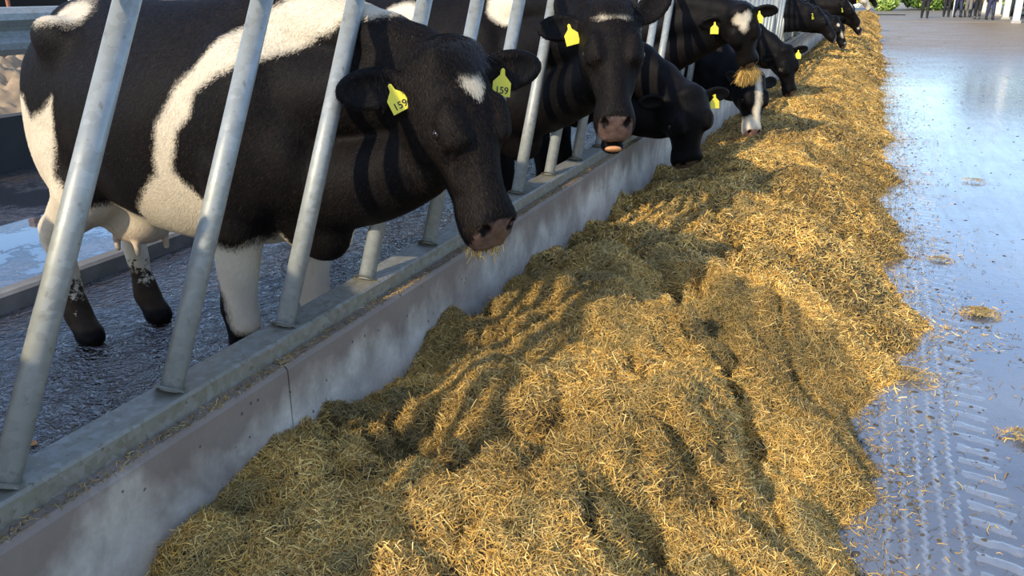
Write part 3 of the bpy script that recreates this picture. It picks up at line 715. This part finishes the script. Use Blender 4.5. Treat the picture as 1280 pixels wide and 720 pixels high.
        if tagtxt:
            t = text_mesh(tagtxt, .030 * ts, MAT['ink'], tg); t.location = (0.001, -.060 * ts, .0022)
    if tuft_hair:
        g = np.random.default_rng(99); n = tuft_hair
        s0 = g.uniform(-.06, .042, n); l0 = g.normal(0, .036, n); P0 = np.stack([s0, l0], 1)
        # roots on the poll surface
        up0 = np.interp(s0, [-.06, -.03, 0, .05, .08], [.02, .045, .05, .048, .05]) - (l0 / .1) ** 2 * .04
        root = P + np.outer(s0 * kx, a) + np.outer(l0, l) * hk + np.outer(up0 * hk + .012, u)
        dr = np.outer(g.normal(.75, .22, n), a) + np.outer(g.normal(0, .32, n), l) + np.outer(g.normal(.62, .22, n), u); dr /= np.linalg.norm(dr, axis=1)[:, None]
        L_ = g.uniform(.018, .050, n); curl = np.outer(g.normal(.2, .1, n), a) - np.outer(np.full(n, .40), u)
        sdv = np.cross(dr, np.array(u)[None]); sdv /= np.linalg.norm(sdv, axis=1)[:, None]; wd = .0006
        p1 = root + dr * (L_ * .5)[:, None]; p2 = p1 + (dr + curl) * (L_ * .5)[:, None]
        Vh = np.stack([root - sdv * wd, root + sdv * wd, p1 - sdv * wd * .8, p1 + sdv * wd * .8, p2], 1).reshape(-1, 3) * scale
        b = (np.arange(n) * 5)[:, None]
        hr = np_mesh('poll_hair', Vh, [b + np.array([[0, 1, 3, 2]]), b + np.array([[2, 3, 4]])], MAT['hairb'], cow, False); hr['kind'] = 'stuff'
    return cow, dict(hp=hp, a=a, l=l, u=u, P=P, Ri=Ri, foot=foot, Rz=Rz)

def hair_coat(cow, V, Q, wv, mz, dk, a, nearh, n):
    g = np.random.default_rng(5)
    A, B, C_, D_ = V[Q[:, 0]], V[Q[:, 1]], V[Q[:, 2]], V[Q[:, 3]]
    N = np.cross(C_ - A, D_ - B); ar = np.linalg.norm(N, axis=1); N = N / np.maximum(ar, 1e-9)[:, None]
    cen = (A + C_) / 2; nh = nearh[Q[:, 0]]
    # the side turned away and the lower legs need none
    wgt = ar * (mz[Q[:, 0]] < .3) * (dk[Q[:, 0]] < .3) * (cen[:, 2] > .55) * np.where(nh, 3.0, 1.0) * ((cen[:, 1] < .12) | nh)
    f = g.choice(len(Q), n, p=wgt / wgt.sum()); u_, v_ = g.random(n)[:, None], g.random(n)[:, None]
    P = (A[f] * (1 - u_) + B[f] * u_) * (1 - v_) + (D_[f] * (1 - u_) + C_[f] * u_) * v_; nn = N[f]; nv = nh[f]
    flow = np.where(nv[:, None], a[None], np.array([[-.7, 0, -.7]])) + np.stack([vnoise(P[:, 0] * 7, P[:, 2] * 7) - .5, np.zeros(n), vnoise(P[:, 0] * 7 + 9, P[:, 2] * 7) - .5], 1) * .9 + g.normal(0, .16, (n, 3))
    flow -= nn * (flow * nn).sum(1)[:, None]; flow /= np.linalg.norm(flow, axis=1)[:, None] + 1e-9
    lift = g.uniform(.10, .38, n)[:, None]; L_ = g.uniform(.007, .017, n)[:, None]
    dr = flow + nn * lift; dr /= np.linalg.norm(dr, axis=1)[:, None]; sd = np.cross(dr, nn); sd /= np.linalg.norm(sd, axis=1)[:, None]
    w = .00042; p1 = P + dr * L_ * .55; p2 = p1 + (dr - nn * .25) * L_ * .45
    Vh = np.stack([P - sd * w, P + sd * w, p1 - sd * w * .8, p1 + sd * w * .8, p2], 1).reshape(-1, 3)
    b = (np.arange(n) * 5)[:, None]
    wh = (wv[Q[f, 0]] + g.normal(0, .006, n)) > 0
    blk = np.array([.007, .006, .006]) * g.uniform(.4, 2.6, n)[:, None]; br = g.random(n) < np.where(nv, .20, .10); blk[br] = np.array([.042, .028, .018]) * g.uniform(.5, 1.3, br.sum())[:, None]  # some hairs brown; the extra share on the head paints in facial sheen
    c = np.where(wh[:, None], np.array([.74, .65, .5]) * g.uniform(.75, 1.1, n)[:, None], blk)
    o = np_mesh('coat_hair', Vh, [b + np.array([[0, 1, 3, 2]]), b + np.array([[2, 3, 4]])], MAT['fur'], cow, False, {'col': np.repeat(c, 5, 0)}); o['kind'] = 'stuff'

def poly_sd(px, pz, poly):
    """signed distance, positive inside"""
    poly = np.array(poly, float); d_ = np.full(px.shape, 9.0); ins = np.zeros(px.shape, bool)
    for i in range(len(poly)):
        a0, b0 = poly[i], poly[(i + 1) % len(poly)]; ab = b0 - a0
        t = np.clip(((px - a0[0]) * ab[0] + (pz - a0[1]) * ab[1]) / ab.dot(ab), 0, 1)
        d_ = np.minimum(d_, np.hypot(px - a0[0] - t * ab[0], pz - a0[1] - t * ab[1]))
        c_ = ((a0[1] > pz) != (b0[1] > pz)) & (px < (b0[0] - a0[0]) * (pz - a0[1]) / (b0[1] - a0[1] + 1e-12) + a0[0]); ins ^= c_
    return np.where(ins, d_, -d_)

def none_white(V, hs, hl, hu): return np.full(len(V), -.3)
def mk_white(patches):
    """patches: ('h', s, l, u, rs, rl, ru) on the head, ('b', x, y, z, rx, ry, rz) on the body"""
    def f(V, hs, hl, hu):
        w = np.full(len(V), -.3)
        for p in patches:
            if p[0] == 'h': q = np.sqrt(((hs - p[1]) / p[4]) ** 2 + ((hl - p[2]) / p[5]) ** 2 + ((hu - p[3]) / p[6]) ** 2); r = min(p[4:])
            else: q = np.sqrt(((V[:, 0] - p[1]) / p[4]) ** 2 + ((V[:, 1] - p[2]) / p[5]) ** 2 + ((V[:, 2] - p[3]) / p[6]) ** 2); r = min(p[4:])
            w = np.maximum(w, (1 - q) * r)
        return w
    return f
for i in range(len(TRUNK)): pass
TR0 = list(TRUNK)
STRIPE = [(0.68, 1.6), (0.58, 1.6), (0.25, 1.57), (0.08, 1.45), (-0.16, 1.24), (-0.24, 1.1), (-0.28, 0.93), (-0.52, 0.75), (-0.6, 0.55), (-0.13, 0.55), (-0.15000000000000002, 0.71), (-0.12000000000000001, 0.83), (-0.21000000000000002, 0.95), (-0.16, 1.09), (-0.1, 1.14), (-0.07, 1.22), (0.05, 1.29), (0.25, 1.37), (0.41, 1.45), (0.55, 1.47), (0.69, 1.49)]
THIGH = [(-1.45, 1.16), (-1.19, 1.13), (-1.13, 1.05), (-1.05, 1.08), (-0.95, 1.15), (-0.98, 0.99), (-1.0, 0.84), (-0.91, 0.76), (-0.9400000000000001, 0.5), (-0.92, 0), (-1.6, 0), (-1.6, 1.0)]
FORE = [(-.07, .70), (-.15, .64), (-.088, .54), (-.055, .46), (-.04, .36), (.12, .30), (.16, .5), (.12, .63), (.10, .72), (.02, .68)]
def white1(V, hs, hl, hu):
    x, y, z = V.T
    w = poly_sd(x, z, STRIPE)
    w = np.where(x > .62, -.3, w)
    t = poly_sd(x, z, THIGH); w = np.maximum(w, np.where(z < 1.3, t, -.3))
    w = np.maximum(w, np.where(y < .02, poly_sd(x, z, FORE), -.3))
    w = np.maximum(w, np.where((y > .02) & (x > -.35), np.minimum(.76 - z, z - .16), -.3))
    bel = np.minimum(.70 - z + .10 * np.clip(.3 - np.abs(y + .05), -1, 1), np.minimum(x + .95, -.15 - x)); w = np.maximum(w, bel)
    q = np.sqrt(((x + .98) / .12) ** 2 + ((y + .14) / .14) ** 2 + ((z - 1.45) / .06) ** 2); w = np.maximum(w, (1 - q) * .05)
    w = np.maximum(w, np.where((y > .03) & (x < -.9), np.minimum(.74 - z, np.minimum(z - .12, x + 1.27)), -.3))
    w = np.where((x < -1.56 * BX) & (np.abs(y) < .045) & (z < 1.2), -.3, w)
    # forehead star
    ds = hs - .098; dl_ = hl - .008
    star = .034 - np.maximum(np.abs(dl_) * 1.0 + np.clip(ds, 0, 1) * .85, np.abs(ds) * .9 + .0 * dl_)
    w = np.maximum(w, np.where((hu > -.03) & (hs > -.1) & (hs < .25), star, -.3))
    return w
def squeeze(k):
    global TRUNK, BX
    BX = k
    TRUNK = [((x * k if x < 0 else x), t, b, w) for x, t, b, w in TR0]

HERO = True
VH = .0068
squeeze(.82)
c1, i1 = make_cow('nearest black and white cow with numbered yellow tags and a white stripe down its side', (-1.94, 2.46), math.radians(-11),
         (-1.16, 2.32, 1.345), (-.965, 2.245, .825), math.radians(-27), VH, white1, feet={('f', -1): (-.10, -.20), ('f', 1): (-.03, .12), ('h', -1): (-1.19, -.17), ('h', 1): (-1.17, .17)},
         tagtxt='159', lids=.2, tuft_hair=2600, coat=260000, earR=(-.80, -.52, -.10), earL=(.74, .62, .12), tagtilt=(-.45, -.15), tagshift=(-.015, .012), hk=1.08, drop=.10, es=1.15)
squeeze(1.0)
c2, i2 = make_cow('black cow facing the camera with open mouth and a thin pale mark on its brow', (-1.97, 4.42), math.radians(-4),
         (-1.12, 3.883, 1.455), (-1.0, 3.62, .945), math.radians(-66), .010, mk_white([('h', .055, -.036, .05, .010, .022, .05), ('h', .048, -.018, .05, .008, .018, .05), ('h', .055, .036, .05, .009, .020, .05), ('h', .046, .022, .05, .008, .016, .05), ('b', .15, -.1, 1.45, .10, .10, .10), ('b', -.45, -.2, 1.42, .12, .15, .06)]),
         tags=('R',), mouth=.06, tuft_hair=1800, coat=120000, earR=(-.86, -.42, -.08), earL=(.62, .55, .62), lids=.3, tagtilt=(-.25,), tagscale=1.1, hk=1.08, drop=.08, es=1.15, cdy=.22)
c3, i3 = make_cow('all black cow with lowered head eating silage, right beside the cow with open mouth', (-2.05, 5.70), math.radians(-6),
         (-1.03, 5.45, .90), (-1.0, 5.50, .42), math.radians(-52), .0125, mk_white([('b', -.3, 0, .6, .3, .3, .1)]), tags=('L',), earL=(.72, .55, .05), earR=(-.75, -.5, .0), tagscale=1.05, lids=.3, hk=1.25, drop=.12)
c4, i4 = make_cow('black cow with a white heart-shaped forehead patch and silage hanging from its mouth', (-1.95, 7.03), math.radians(-4),
         (-.96, 6.85, 1.36), (-.87, 6.98, .98), math.radians(-76), .0125, mk_white([('h', .03, -.028, .05, .05, .042, .06), ('h', .03, .028, .05, .05, .042, .06), ('h', .08, 0, .05, .065, .034, .06), ('b', -.4, -.2, 1.35, .25, .3, .15)]), tags=('R', 'L'), earR=(-.9, -.2, -.18), earL=(.9, .2, .05), tagscale=1.05, lids=.2, tagshift=(.0, -.03))
c5, i5 = make_cow('cow with a broad white blaze and pink nose eating below the white-foreheaded cow', (-2.0, 8.37), math.radians(-4),
         (-.90, 7.69, .80), (-.85, 7.60, .32), math.radians(-48), .0125, mk_white([('h', .12, .0, .06, .13, .028, .07), ('h', .30, .0, .04, .20, .034, .07), ('h', .47, .0, -.03, .13, .12, .14), ('h', .33, 0, -.17, .2, .05, .04)]), tags=(), earR=(-.62, -.6, .42), lids=1.0, pinknose=.8)
c6, i6 = make_cow('black cow eating beyond the blazed cow, yellow tag in its drooping right-hand ear', (-2.0, 10.66), math.radians(-3),
         (-.90, 10.4, .86), (-.78, 10.46, .35), math.radians(-50), .015, mk_white([('h', .19, -.09, .0, .02, .03, .03)]), tags=('L',), earL=(.85, .1, .2), tagscale=1.15, lids=.3)
c7, i7 = make_cow('dark cow seen in profile holding its head out level beyond the grey bars', (-2.0, 16.6), math.radians(-5),
         (-.94, 16.0, 1.17), (-.56, 16.0, .70), math.radians(-8), .016, none_white, tags=('R',), tagscale=1.2, earR=(-.5, -.75, .25))
c8, i8 = make_cow('black cow with small white face flecks eating behind the profile cow', (-2.0, 18.42), 0, (-.72, 18.1, .96), (-.46, 18.1, .46), math.radians(-35), .018,
         mk_white([('h', .12, -.05, .05, .03, .03, .03), ('h', .30, -.03, .03, .05, .02, .04), ('h', .5, 0, -.02, .06, .05, .05)]), tags=())
c9, i9 = make_cow('large black cow with raised dark head beyond the cow with white face flecks', (-2.0, 20.7), 0, (-.66, 20.6, 1.26), (-.25, 20.8, .74), math.radians(-15), .02, mk_white([('h', .12, -.0, .05, .05, .02, .04)]), tags=('R',), tagscale=1.1)
c10, i10 = make_cow('cow with speckled muzzle reaching for silage below the raised dark head', (-2.0, 23.0), 0, (-.60, 22.8, .98), (-.26, 22.8, .50), math.radians(-30), .02, mk_white([('h', .40, -.04, .02, .03, .02, .03), ('h', .28, -.04, .02, .03, .02, .03)]), tags=())
c11, i11 = make_cow('distant cow with a cream white face at the far end of the row', (-2.0, 27.56), 0, (-.44, 27, 1.38), (-.15, 27.3, .93), math.radians(-55), .022, mk_white([('h', .28, 0, -.04, .26, .2, .2)]), tags=('R',), tagscale=1.2, pinknose=.6)
c12, i12 = make_cow('last black cow of the row, small beside the green foliage', (-2.0, 34.4), 0, (-.26, 34, 1.36), (.0, 34, .9), math.radians(-40), .026, none_white, tags=())
c14, i14 = make_cow('second unseen black cow added for its shade outside the left edge of the picture, beside its bars', (-2.05, -.08), math.radians(-2), (-1.36, -.16, 1.34), (-1.2, -.2, .86), math.radians(-20), .02, none_white, tags=())  # unseen cow, added to cast shade on the foreground silage
c13, i13 = make_cow('unseen black cow added for its shade just outside the left edge of the picture', (-2.45, .86), math.radians(-3), (-1.80, .75, 1.36), (-1.66, .70, .86), math.radians(-40), .018, mk_white([('b', -.6, 0, .7, .3, .4, .2)]), tags=())  # unseen cow, added to shade the nearest cow's lower flank

# silage held in mouths and on muzzles: stays with no cow, so it is its own thing
def mouth_silage(info, s0, u0, n, wid, ln, label, seed, droop=.9):
    g = np.random.default_rng(seed); hp, a, l, u = info['hp'], info['a'], info['l'], info['u']; Rz = info['Rz']; ft = info['foot']
    V = []; dn = info['Ri'] @ np.array([0, 0, -1.0])
    cols = []
    c0 = hp(s0, 0, u0)
    for i in range(n):
        b = hp(s0 + g.normal(0, .012), g.uniform(-wid, wid), u0 + g.normal(0, .006)); dr = unit(dn * droop + a * g.normal(0, .35) + l * g.normal(0, .45) + u * g.normal(.1, .35))
        L_ = ln * g.uniform(.35, 1); sd = unit(np.cross(dr, g.normal(0, 1, 3))) * .0013; m_ = b + dr * L_ * .5 + g.normal(0, .004, 3); e = m_ + unit(dr + dn * .5 + g.normal(0, .3, 3)) * L_ * .5
        for p, k in ((b, 1), (m_, 1), (e, .6)): V += [p - sd * k - c0, p + sd * k - c0]
        cols += [PAL[g.choice(len(PAL), p=PW)] * g.uniform(.7, 1.2)] * 6
    b = (np.arange(n) * 6)[:, None]; Fq = np.concatenate([b + np.array([[0, 1, 3, 2]]), b + np.array([[2, 3, 5, 4]])])
    V = np.array(V) @ Rz.T
    o = np_mesh('silage_wisp', V, Fq, MAT['straw'], None, False, {'col': np.array(cols)}); o.location = Rz @ c0 + ft
    return tag(o, label, 'silage', kind='stuff')
mouth_silage(i1, .55, -.09, 170, .06, .04, 'wisps of silage clinging under the muzzle of the nearest cow', 5)
mouth_silage(i4, .565, -.07, 1000, .055, .15, 'bunch of silage hanging from the mouth of the white-foreheaded cow', 6)
# tongue of the open-mouthed cow
a, l, u = i2['a'], i2['l'], i2['u']
G = Field(i2['P'] + a * .56 - .22, i2['P'] + a * .56 + .22, .006)
G.ell(i2['hp'](.586, 0, -.116), (.013, .040, .024), .01, np.array([a, l, u]))
Vt, Qt = G.mesh(); tn = np_mesh('tongue', Vt, Qt, MAT['tongue'], c2); tn['label'] = 'orange pink tongue'

# ================================================================= BEHIND THE YARD (left)
gr = empty('crash_rail', (-5.2, 0, 0)); tag(gr, 'galvanised corrugated crash rail behind the nearest cow at the left edge', 'rail')
prof = [(0, 1.13), (.03, 1.135), (.075, 1.17), (.08, 1.21), (.03, 1.255), (.012, 1.28), (.03, 1.305), (.08, 1.35), (.075, 1.39), (.03, 1.425), (0, 1.43)]
th = [(p - .006, q) for p, q in prof[::-1]]
rail = MB().extrude(prof + th, 'y', 1.2, 5.4).build('rail_beam', MAT['galv'], gr, bevel=.004)
for y in (1.6, 5.0):
    MB().box(-.12, -.01, y - .05, y + .05, 0, 1.40).build('post', MAT['brown'], gr, bevel=.005)
# rubble heap beyond the low back wall
def heap(name, x0, x1, y0, y1, hz, mat, label, seed, kindcat):
    xs_ = np.arange(x0, x1, .03); ys_ = np.arange(y0, y1, .03); X, Y = np.meshgrid(xs_, ys_, indexing='ij')
    tx = (X - x0) / (x1 - x0); ty = (Y - y0) / (y1 - y0); env = np.clip(np.sin(PI * tx), 0, 1) ** .7 * np.clip(np.sin(PI * ty), 0, 1) ** .4
    Z = env * hz * (1 + .5 * fbm(X, Y, 1.1, 3)) + env * (.38 * fbm(X, Y, 4.5, 5) + .16 * fbm(X + 3, Y, 11, 3)) - .03
    n1, n2 = X.shape; idx = np.arange(n1 * n2).reshape(n1, n2); Q = np.stack([idx[:-1, :-1], idx[1:, :-1], idx[1:, 1:], idx[:-1, 1:]], -1).reshape(-1, 4)
    return tag(np_mesh(name, np.stack([X, Y, Z], -1).reshape(-1, 3), Q, mat, smooth=False), label, kindcat, kind='stuff')
heap('rubble_heap', -11.0, -7.0, 3.0, 11, .75, MAT['rubble'], 'sunlit heap of earth and rubble beyond the low wall at the left', 4, 'rubble')
tag(MB().box(-16, -12.2, 6, 13, -.01, .22).build('concrete_pad', MAT['pale'], bevel=.02), 'pale concrete pad behind the rubble heap at the left edge', 'pad')
g2 = empty('cattle_gate', (-12.6, 9, 0)); tag(g2, 'rust red tubular cattle gate far behind the crash rail', 'gate')
for z in (.35, .62, .89, 1.16, 1.43, 1.9): MB().tube([(0, -3, z), (0, 3.4, z)], .025, 8).build('gate_bar', MAT['rust'], g2, smooth=True)
for y in (-3, -1.2, .7, 2.4, 3.4): MB().tube([(0, y, .22), (0, y, 2.0)], .03, 8).build('gate_upright', MAT['rust'], g2, smooth=True)
tag(MB().box(-12.2, -12.06, 9.0, 9.14, 0, 2.2).build('timber_post', MAT['brown'], bevel=.01), 'brown timber post below the crash rail at the left edge', 'post')
# open fronted shed far left
sh = empty('cattle_shed', (-22, 14, 0)); tag(sh, 'dark open cattle shed behind the rust red gate', 'shed')
MB().box(-5, 3, -9, 9, 3.2, 3.35).build('roof', MAT['darkm'], sh); MB().box(-5, -4.8, -9, 9, -.01, 3.2).build('wall', MAT['darkm'], sh)
for y in (-8.6, -4.3, 0, 4.3, 8.6): MB().box(2.6, 2.8, y - .1, y + .1, -.01, 3.2).build('shed_post', MAT['white'], sh)

# ================================================================= FAR END
tag(MB().box(-6, 30, 46.2, 74, 0, .02).build('floor_far_apron', flat_mat('apron_concrete', (.26, .22, .17), .6, scale=2)), None, None, kind='structure')
cols = [(5.93, 45.7), (6.08, 50.7), (6.30, 56.1), (6.03, 60.8)]
for i, (x, y) in enumerate(cols):
    MB_ = MB().box(-.14, .14, -.14, .14, 0, 4.1); o = MB_.build('roof_column', MAT['white'], bevel=.01)
    o.location = (x, y, 0)
    MB().box(-.2, .2, -.2, .2, 0, .12).build('column_foot', MAT['pale'], o)
    tag(o, ['nearest and rightmost of the white roof columns', 'second white roof column from the right edge', 'third white roof column from the right edge', 'farthest white roof column, just right of the brown jacket'][i], 'column', 'white roof columns')
ro = empty('canopy_roof', (12, 52, 0)); tag(ro, 'roof canopy carried by the white columns, above the picture', 'roof')
MB().box(-7.4, 14, -7.5, 9, 4.1, 4.3).build('roof_sheet', MAT['pale'], ro)
# one fallen leaf behind the rail
lf = MB().add([(-.03, 0, .004), (0, -.016, .001), (.03, 0, .010), (0, .016, .012), (0, 0, .0)], [(0, 1, 4), (1, 2, 4), (2, 3, 4), (3, 0, 4)]).build('fallen_leaf', flat_mat('leaf_orange', (.55, .26, .08), .6)); lf.location = (-2.60, 1.76, .001)
mm = lf.modifiers.new('thick', 'SOLIDIFY'); mm.thickness = .0012
tag(lf, 'small orange fallen leaf on the slurry behind the feed rail', 'leaf')
# people (legs show below the frame edge)
def skin_mat(n, c, r=.7): return flat_mat(n, c, r, scale=20, var=.3)
SK = skin_mat('skin', (.45, .27, .19), .5); HR_ = skin_mat('hair_brown', (.06, .035, .02))
BOOT = [skin_mat('boot_black', (.012, .012, .012), .35), skin_mat('boot_grey', (.11, .11, .10), .4)]
def person(x, y, rz, legc, topc, boot, label, step=.1, h=1.74, k=0):
    sc_ = h / 1.74; vx = .02
    g = np.random.default_rng(int(x * 100) + int(y))
    hip = .10; bend = float(g.uniform(-.03, .05))
    G = Field((-.45, -.5, -.02), (.45, .5, 1.8), vx)
    legs = []
    for s_ in (-1, 1):
        fx = s_ * step
        legs.append([(0, s_ * hip, .92), (fx * .5 + .02, s_ * (hip + .01), .50), (fx, s_ * (hip + .02), .09)])
        G.chain(legs[-1], [.088, .058, .04], .03); G.cone((fx - .03, s_ * (hip + .02), .04), (fx + .13, s_ * (hip + .03), .035), .04, .034, .02)
    G.ell((0, 0, .95), (.11, .165, .13), .05); G.ell((0, 0, 1.15), (.10, .15, .20), .06); G.ell((.0, 0, 1.34), (.115, .19, .13), .06)
    G.cone((0, 0, 1.44), (.01, 0, 1.54), .055, .052, .03)
    G.ell((.02, 0, 1.64), (.095, .075, .115), .02); G.ell((.112, 0, 1.63), (.018, .014, .025), .01); G.cone((.095, -.02, 1.585), (.095, .02, 1.585), .012, .012, .01)
    for s_ in (-1, 1): G.ell((.01, s_ * .078, 1.635), (.02, .012, .03), .008)
    arms = []
    for s_ in (-1, 1):
        el = (-.02, s_ * .255, 1.13); wr = (.08 if k % 2 else .02, s_ * (.20 if k % 2 else .26), .90); arms.append([(0, s_ * .19, 1.41), el, wr]); G.chain(arms[-1], [.055, .042, .028], .03)
        w = np.array(wr); G.ell(w + (.015, 0, -.055), (.022, .016, .045), .012)
        for q in range(4): G.cone(w + (.0 + .015 * (q - 1), 0, -.09), w + (.012 + .015 * (q - 1), -.008 * s_, -.15 + abs(q - 1.5) * .008), .008, .007, .003)
        G.cone(w + (.03, 0, -.04), w + (.05, -.01 * s_, -.09), .009, .008, .006)
    V, Q = G.mesh(); p = np_mesh('person', V * sc_, Q, SK); p.location = (x, y, .02 if y > 46.2 else 0); p.rotation_euler = (0, 0, rz)
    def cloth(name, fn, mat):
        G = Field((-.5, -.5, -.03), (.5, .5, 1.85), vx); fn(G); V, Q = G.mesh(); return np_mesh(name, V * sc_, Q, mat, p)
    def tr(G):
        for L_ in legs: G.chain([L_[0], L_[1], (L_[2][0], L_[2][1], .16)], [.105, .08, .066], .03)
        G.ell((0, 0, .97), (.125, .18, .13), .05)
    def bt(G):
        for L_ in legs:
            fx, fy = L_[2][0], L_[2][1]; G.chain([(fx * .9, fy, .38), (fx, fy, .08)], [.075, .062], .02); G.cone((fx - .03, fy, .045), (fx + .14, fy + .0, .04), .052, .045, .02)
    def tp(G):
        G.ell((0, 0, 1.0), (.135, .19, .14), .05); G.ell((0, 0, 1.17), (.125, .175, .20), .06); G.ell((0, 0, 1.35), (.135, .21, .13), .06)
        for A in arms: G.chain(A, [.07, .056, .042], .03)
    cloth('trousers', tr, legc); cloth('boots', bt, BOOT[boot]); cloth('jacket', tp, topc)
    def hr(G): G.ell((0, 0, 1.675), (.10, .085, .10), .01)
    cloth('hair', hr, HR_)
    return tag(p, label, 'person', 'people standing at the far end')
tc_ = {n: skin_mat(n, c) for n, c in dict(trouser_black=(.012, .012, .016), trouser_navy=(.03, .035, .09), trouser_grey=(.22, .21, .21), trouser_blue=(.05, .13, .26), jacket_olive=(.22, .16, .09), jacket_black=(.015, .015, .02), jacket_blue=(.06, .14, .32)).items()}
PPL = [(2.36, 51.0, -1.4, 'trouser_black', 'jacket_black', 0, 'person in black trousers and boots standing alone, leftmost of the group', .10),
       (3.55, 53.6, -1.7, 'trouser_black', 'jacket_black', 0, 'person in dark trousers at the left of the close group, beside the white stick', .03),
       (4.05, 53.0, -1.2, 'trouser_navy', 'jacket_black', 0, 'person with feet apart and pale hands just right of the white stick', .14),
       (4.55, 53.2, 1.3, 'trouser_grey', 'jacket_black', 0, 'person in grey trousers and black boots in the middle of the group', .05),
       (4.88, 53.9, -1.8, 'trouser_blue', 'jacket_blue', 0, 'person dressed in blue between grey trousers and brown jacket', .04),
       (4.72, 49.9, -2.0, 'trouser_black', 'jacket_olive', 1, 'person in a long brown jacket and grey boots', .06),
       (5.25, 49.5, -1.3, 'trouser_navy', 'jacket_black', 0, 'person in navy trousers standing at the right of the group', .10)]
for i, (x, y, rz, a_, b_, bo, lb, stp) in enumerate(PPL): person(x, y, rz, tc_[a_], tc_[b_], bo, lb, stp, 1.66 + .04 * (i % 3), i)
tag(MB().tube([(3.80, 52.6, .02), (3.80, 52.6, 1.3)], .03, 8).build('walking_stick', MAT['white'], smooth=True), 'thin white stick standing upright between two dark trousered people', 'stick')
# car parked beyond the columns
car = empty('car', (8.0, 58.2, .02), 1.5); tag(car, 'dark parked car with pale bumper beyond the white columns at the right', 'car')
paint = flat_mat('car_paint', (.03, .035, .05), .2, bump=0); glass = flat_mat('car_glass', (.25, .35, .5), .05, bump=0)
side = [(-2.1, .28), (-2.15, .55), (-2.0, .85), (-1.2, .95), (-.6, 1.38), (.9, 1.42), (1.6, 1.05), (2.1, .95), (2.15, .5), (2.05, .28)]
MB().extrude([(p, q) for p, q in side], 'y', -.82, .82).build('body', paint, car, bevel=.06)
MB().extrude([(-1.14, .97), (-.62, 1.36), (.86, 1.40), (1.5, 1.06)], 'y', -.835, .835).build('side_glass', glass, car, bevel=.01)
MB().extrude([(-1.26, .97), (-.68, 1.385), (-.62, 1.36), (-1.14, .95)], 'y', -.7, .7).build('windscreen', glass, car)
MB().box(-2.22, -2.08, -.75, .75, .34, .52).build('bumper', MAT['pale'], car, bevel=.03)
for y in (-.82, .70):
    for x in (-1.35, 1.35): MB().tube([(x, y, .31), (x, y + .14, .31)], .31, 20).build('wheel', BOOT[0], car, bevel=.02)
for y in (-.6, .6): MB().box(-2.17, -2.08, y - .13, y + .13, .62, .76).build('headlamp', MAT['white'], car, bevel=.02)
# foliage
leafm = NM('foliage'); lv = leafm.attr('col'); LEAF = leafm.set(Base_Color=lv.outputs['Color'], Roughness=.6)
leafm.b.inputs['Transmission Weight'].default_value = 0.0
def shrub(name, c, r, n, cols_, label, cat, seed, trunk=True, leaf=.16):
    g = np.random.default_rng(seed)
    d_ = g.normal(0, 1, (n, 3)); d_ /= np.linalg.norm(d_, axis=1)[:, None]; rad = g.random(n) ** .35
    P = d_ * rad[:, None] * np.array(r) * (1 + .35 * (vnoise(d_[:, 0] * 3 + 5, d_[:, 2] * 3 + seed) - .5))[:, None] + np.array([0, 0, c[2]])
    P[:, 2] = np.maximum(P[:, 2], .08)
    t = g.normal(0, 1, (n, 3)); t /= np.linalg.norm(t, axis=1)[:, None]; s_ = np.cross(t, g.normal(0, 1, (n, 3))); s_ /= np.linalg.norm(s_, axis=1)[:, None]
    L_ = leaf * (.6 + .8 * g.random(n))[:, None]
    V = np.stack([P - t * L_, P + s_ * L_ * .45, P + t * L_, P - s_ * L_ * .45], 1).reshape(-1, 3)
    Fq = np.arange(n * 4).reshape(n, 4); c_ = np.array(cols_)[g.integers(0, len(cols_), n)] * g.uniform(.7, 1.25, n)[:, None]
    e = empty(name, (c[0], c[1], 0)); tag(e, label, cat, 'green trees and shrubs closing the far end')
    o = np_mesh('foliage', V, Fq, LEAF, e, False, {'col': np.repeat(c_, 4, 0)}); o['kind'] = 'stuff'
    if trunk: MB().tube([(0, 0, -.01), (.1, 0, c[2] * .6), (0, .1, c[2] + r[2] * .3)], [.22, .16, .08], 10).build('trunk', MAT['brown'], e, smooth=True)
    return e
GR = [(.10, .20, .03), (.20, .34, .06), (.32, .46, .10), (.05, .11, .02)]; YG = [(.45, .58, .12), (.30, .46, .10), (.58, .68, .22), (.16, .28, .05)]
sp = [(.2, 66, 1.5, 1.3, YG, 'low bright bush right of the end of the silage heap'), (3.2, 68.5, 1.5, 1.8, GR, 'low green bush behind the white stick'), (9.6, 70, 1.6, 2.0, YG, 'low yellow green bush between the white columns'), (-3.3, 67, 1.9, 1.9, YG, 'bright green shrub just beyond the end of the silage heap'), (5.2, 74, 2.2, 3.8, GR, 'mid green bush behind the lone dark-trousered person'), (6.5, 84, 2.4, 3.6, YG, 'yellow green bush glimpsed between the people'),
      (14.0, 78, 2.4, 4.0, YG, 'yellow green bush behind the white columns'), (23, 77, 2.6, 4.2, GR, 'dark green bush beyond the right edge'), (-14.5, 72, 3.2, 4.6, GR, 'tall green tree beyond the end of the cow row'),
      (-25, 82, 4, 6.0, GR, 'broad green tree behind the far end of the yard'), (21, 100, 4, 7, GR, 'large green tree past the parked car')]
for i, (x, y, z, r, c_, lb) in enumerate(sp): shrub('shrub' if z < 3 else 'tree', (x, y, z), (r, r * .7, z), 9000, c_, lb, 'bush' if z < 3 else 'tree', 40 + i, leaf=.2)
tag(MB().box(-1.2, 1.6, 55.5, 57.0, 0, .02).build('floor_far_step', MAT['kerb']), None, None, kind='structure')
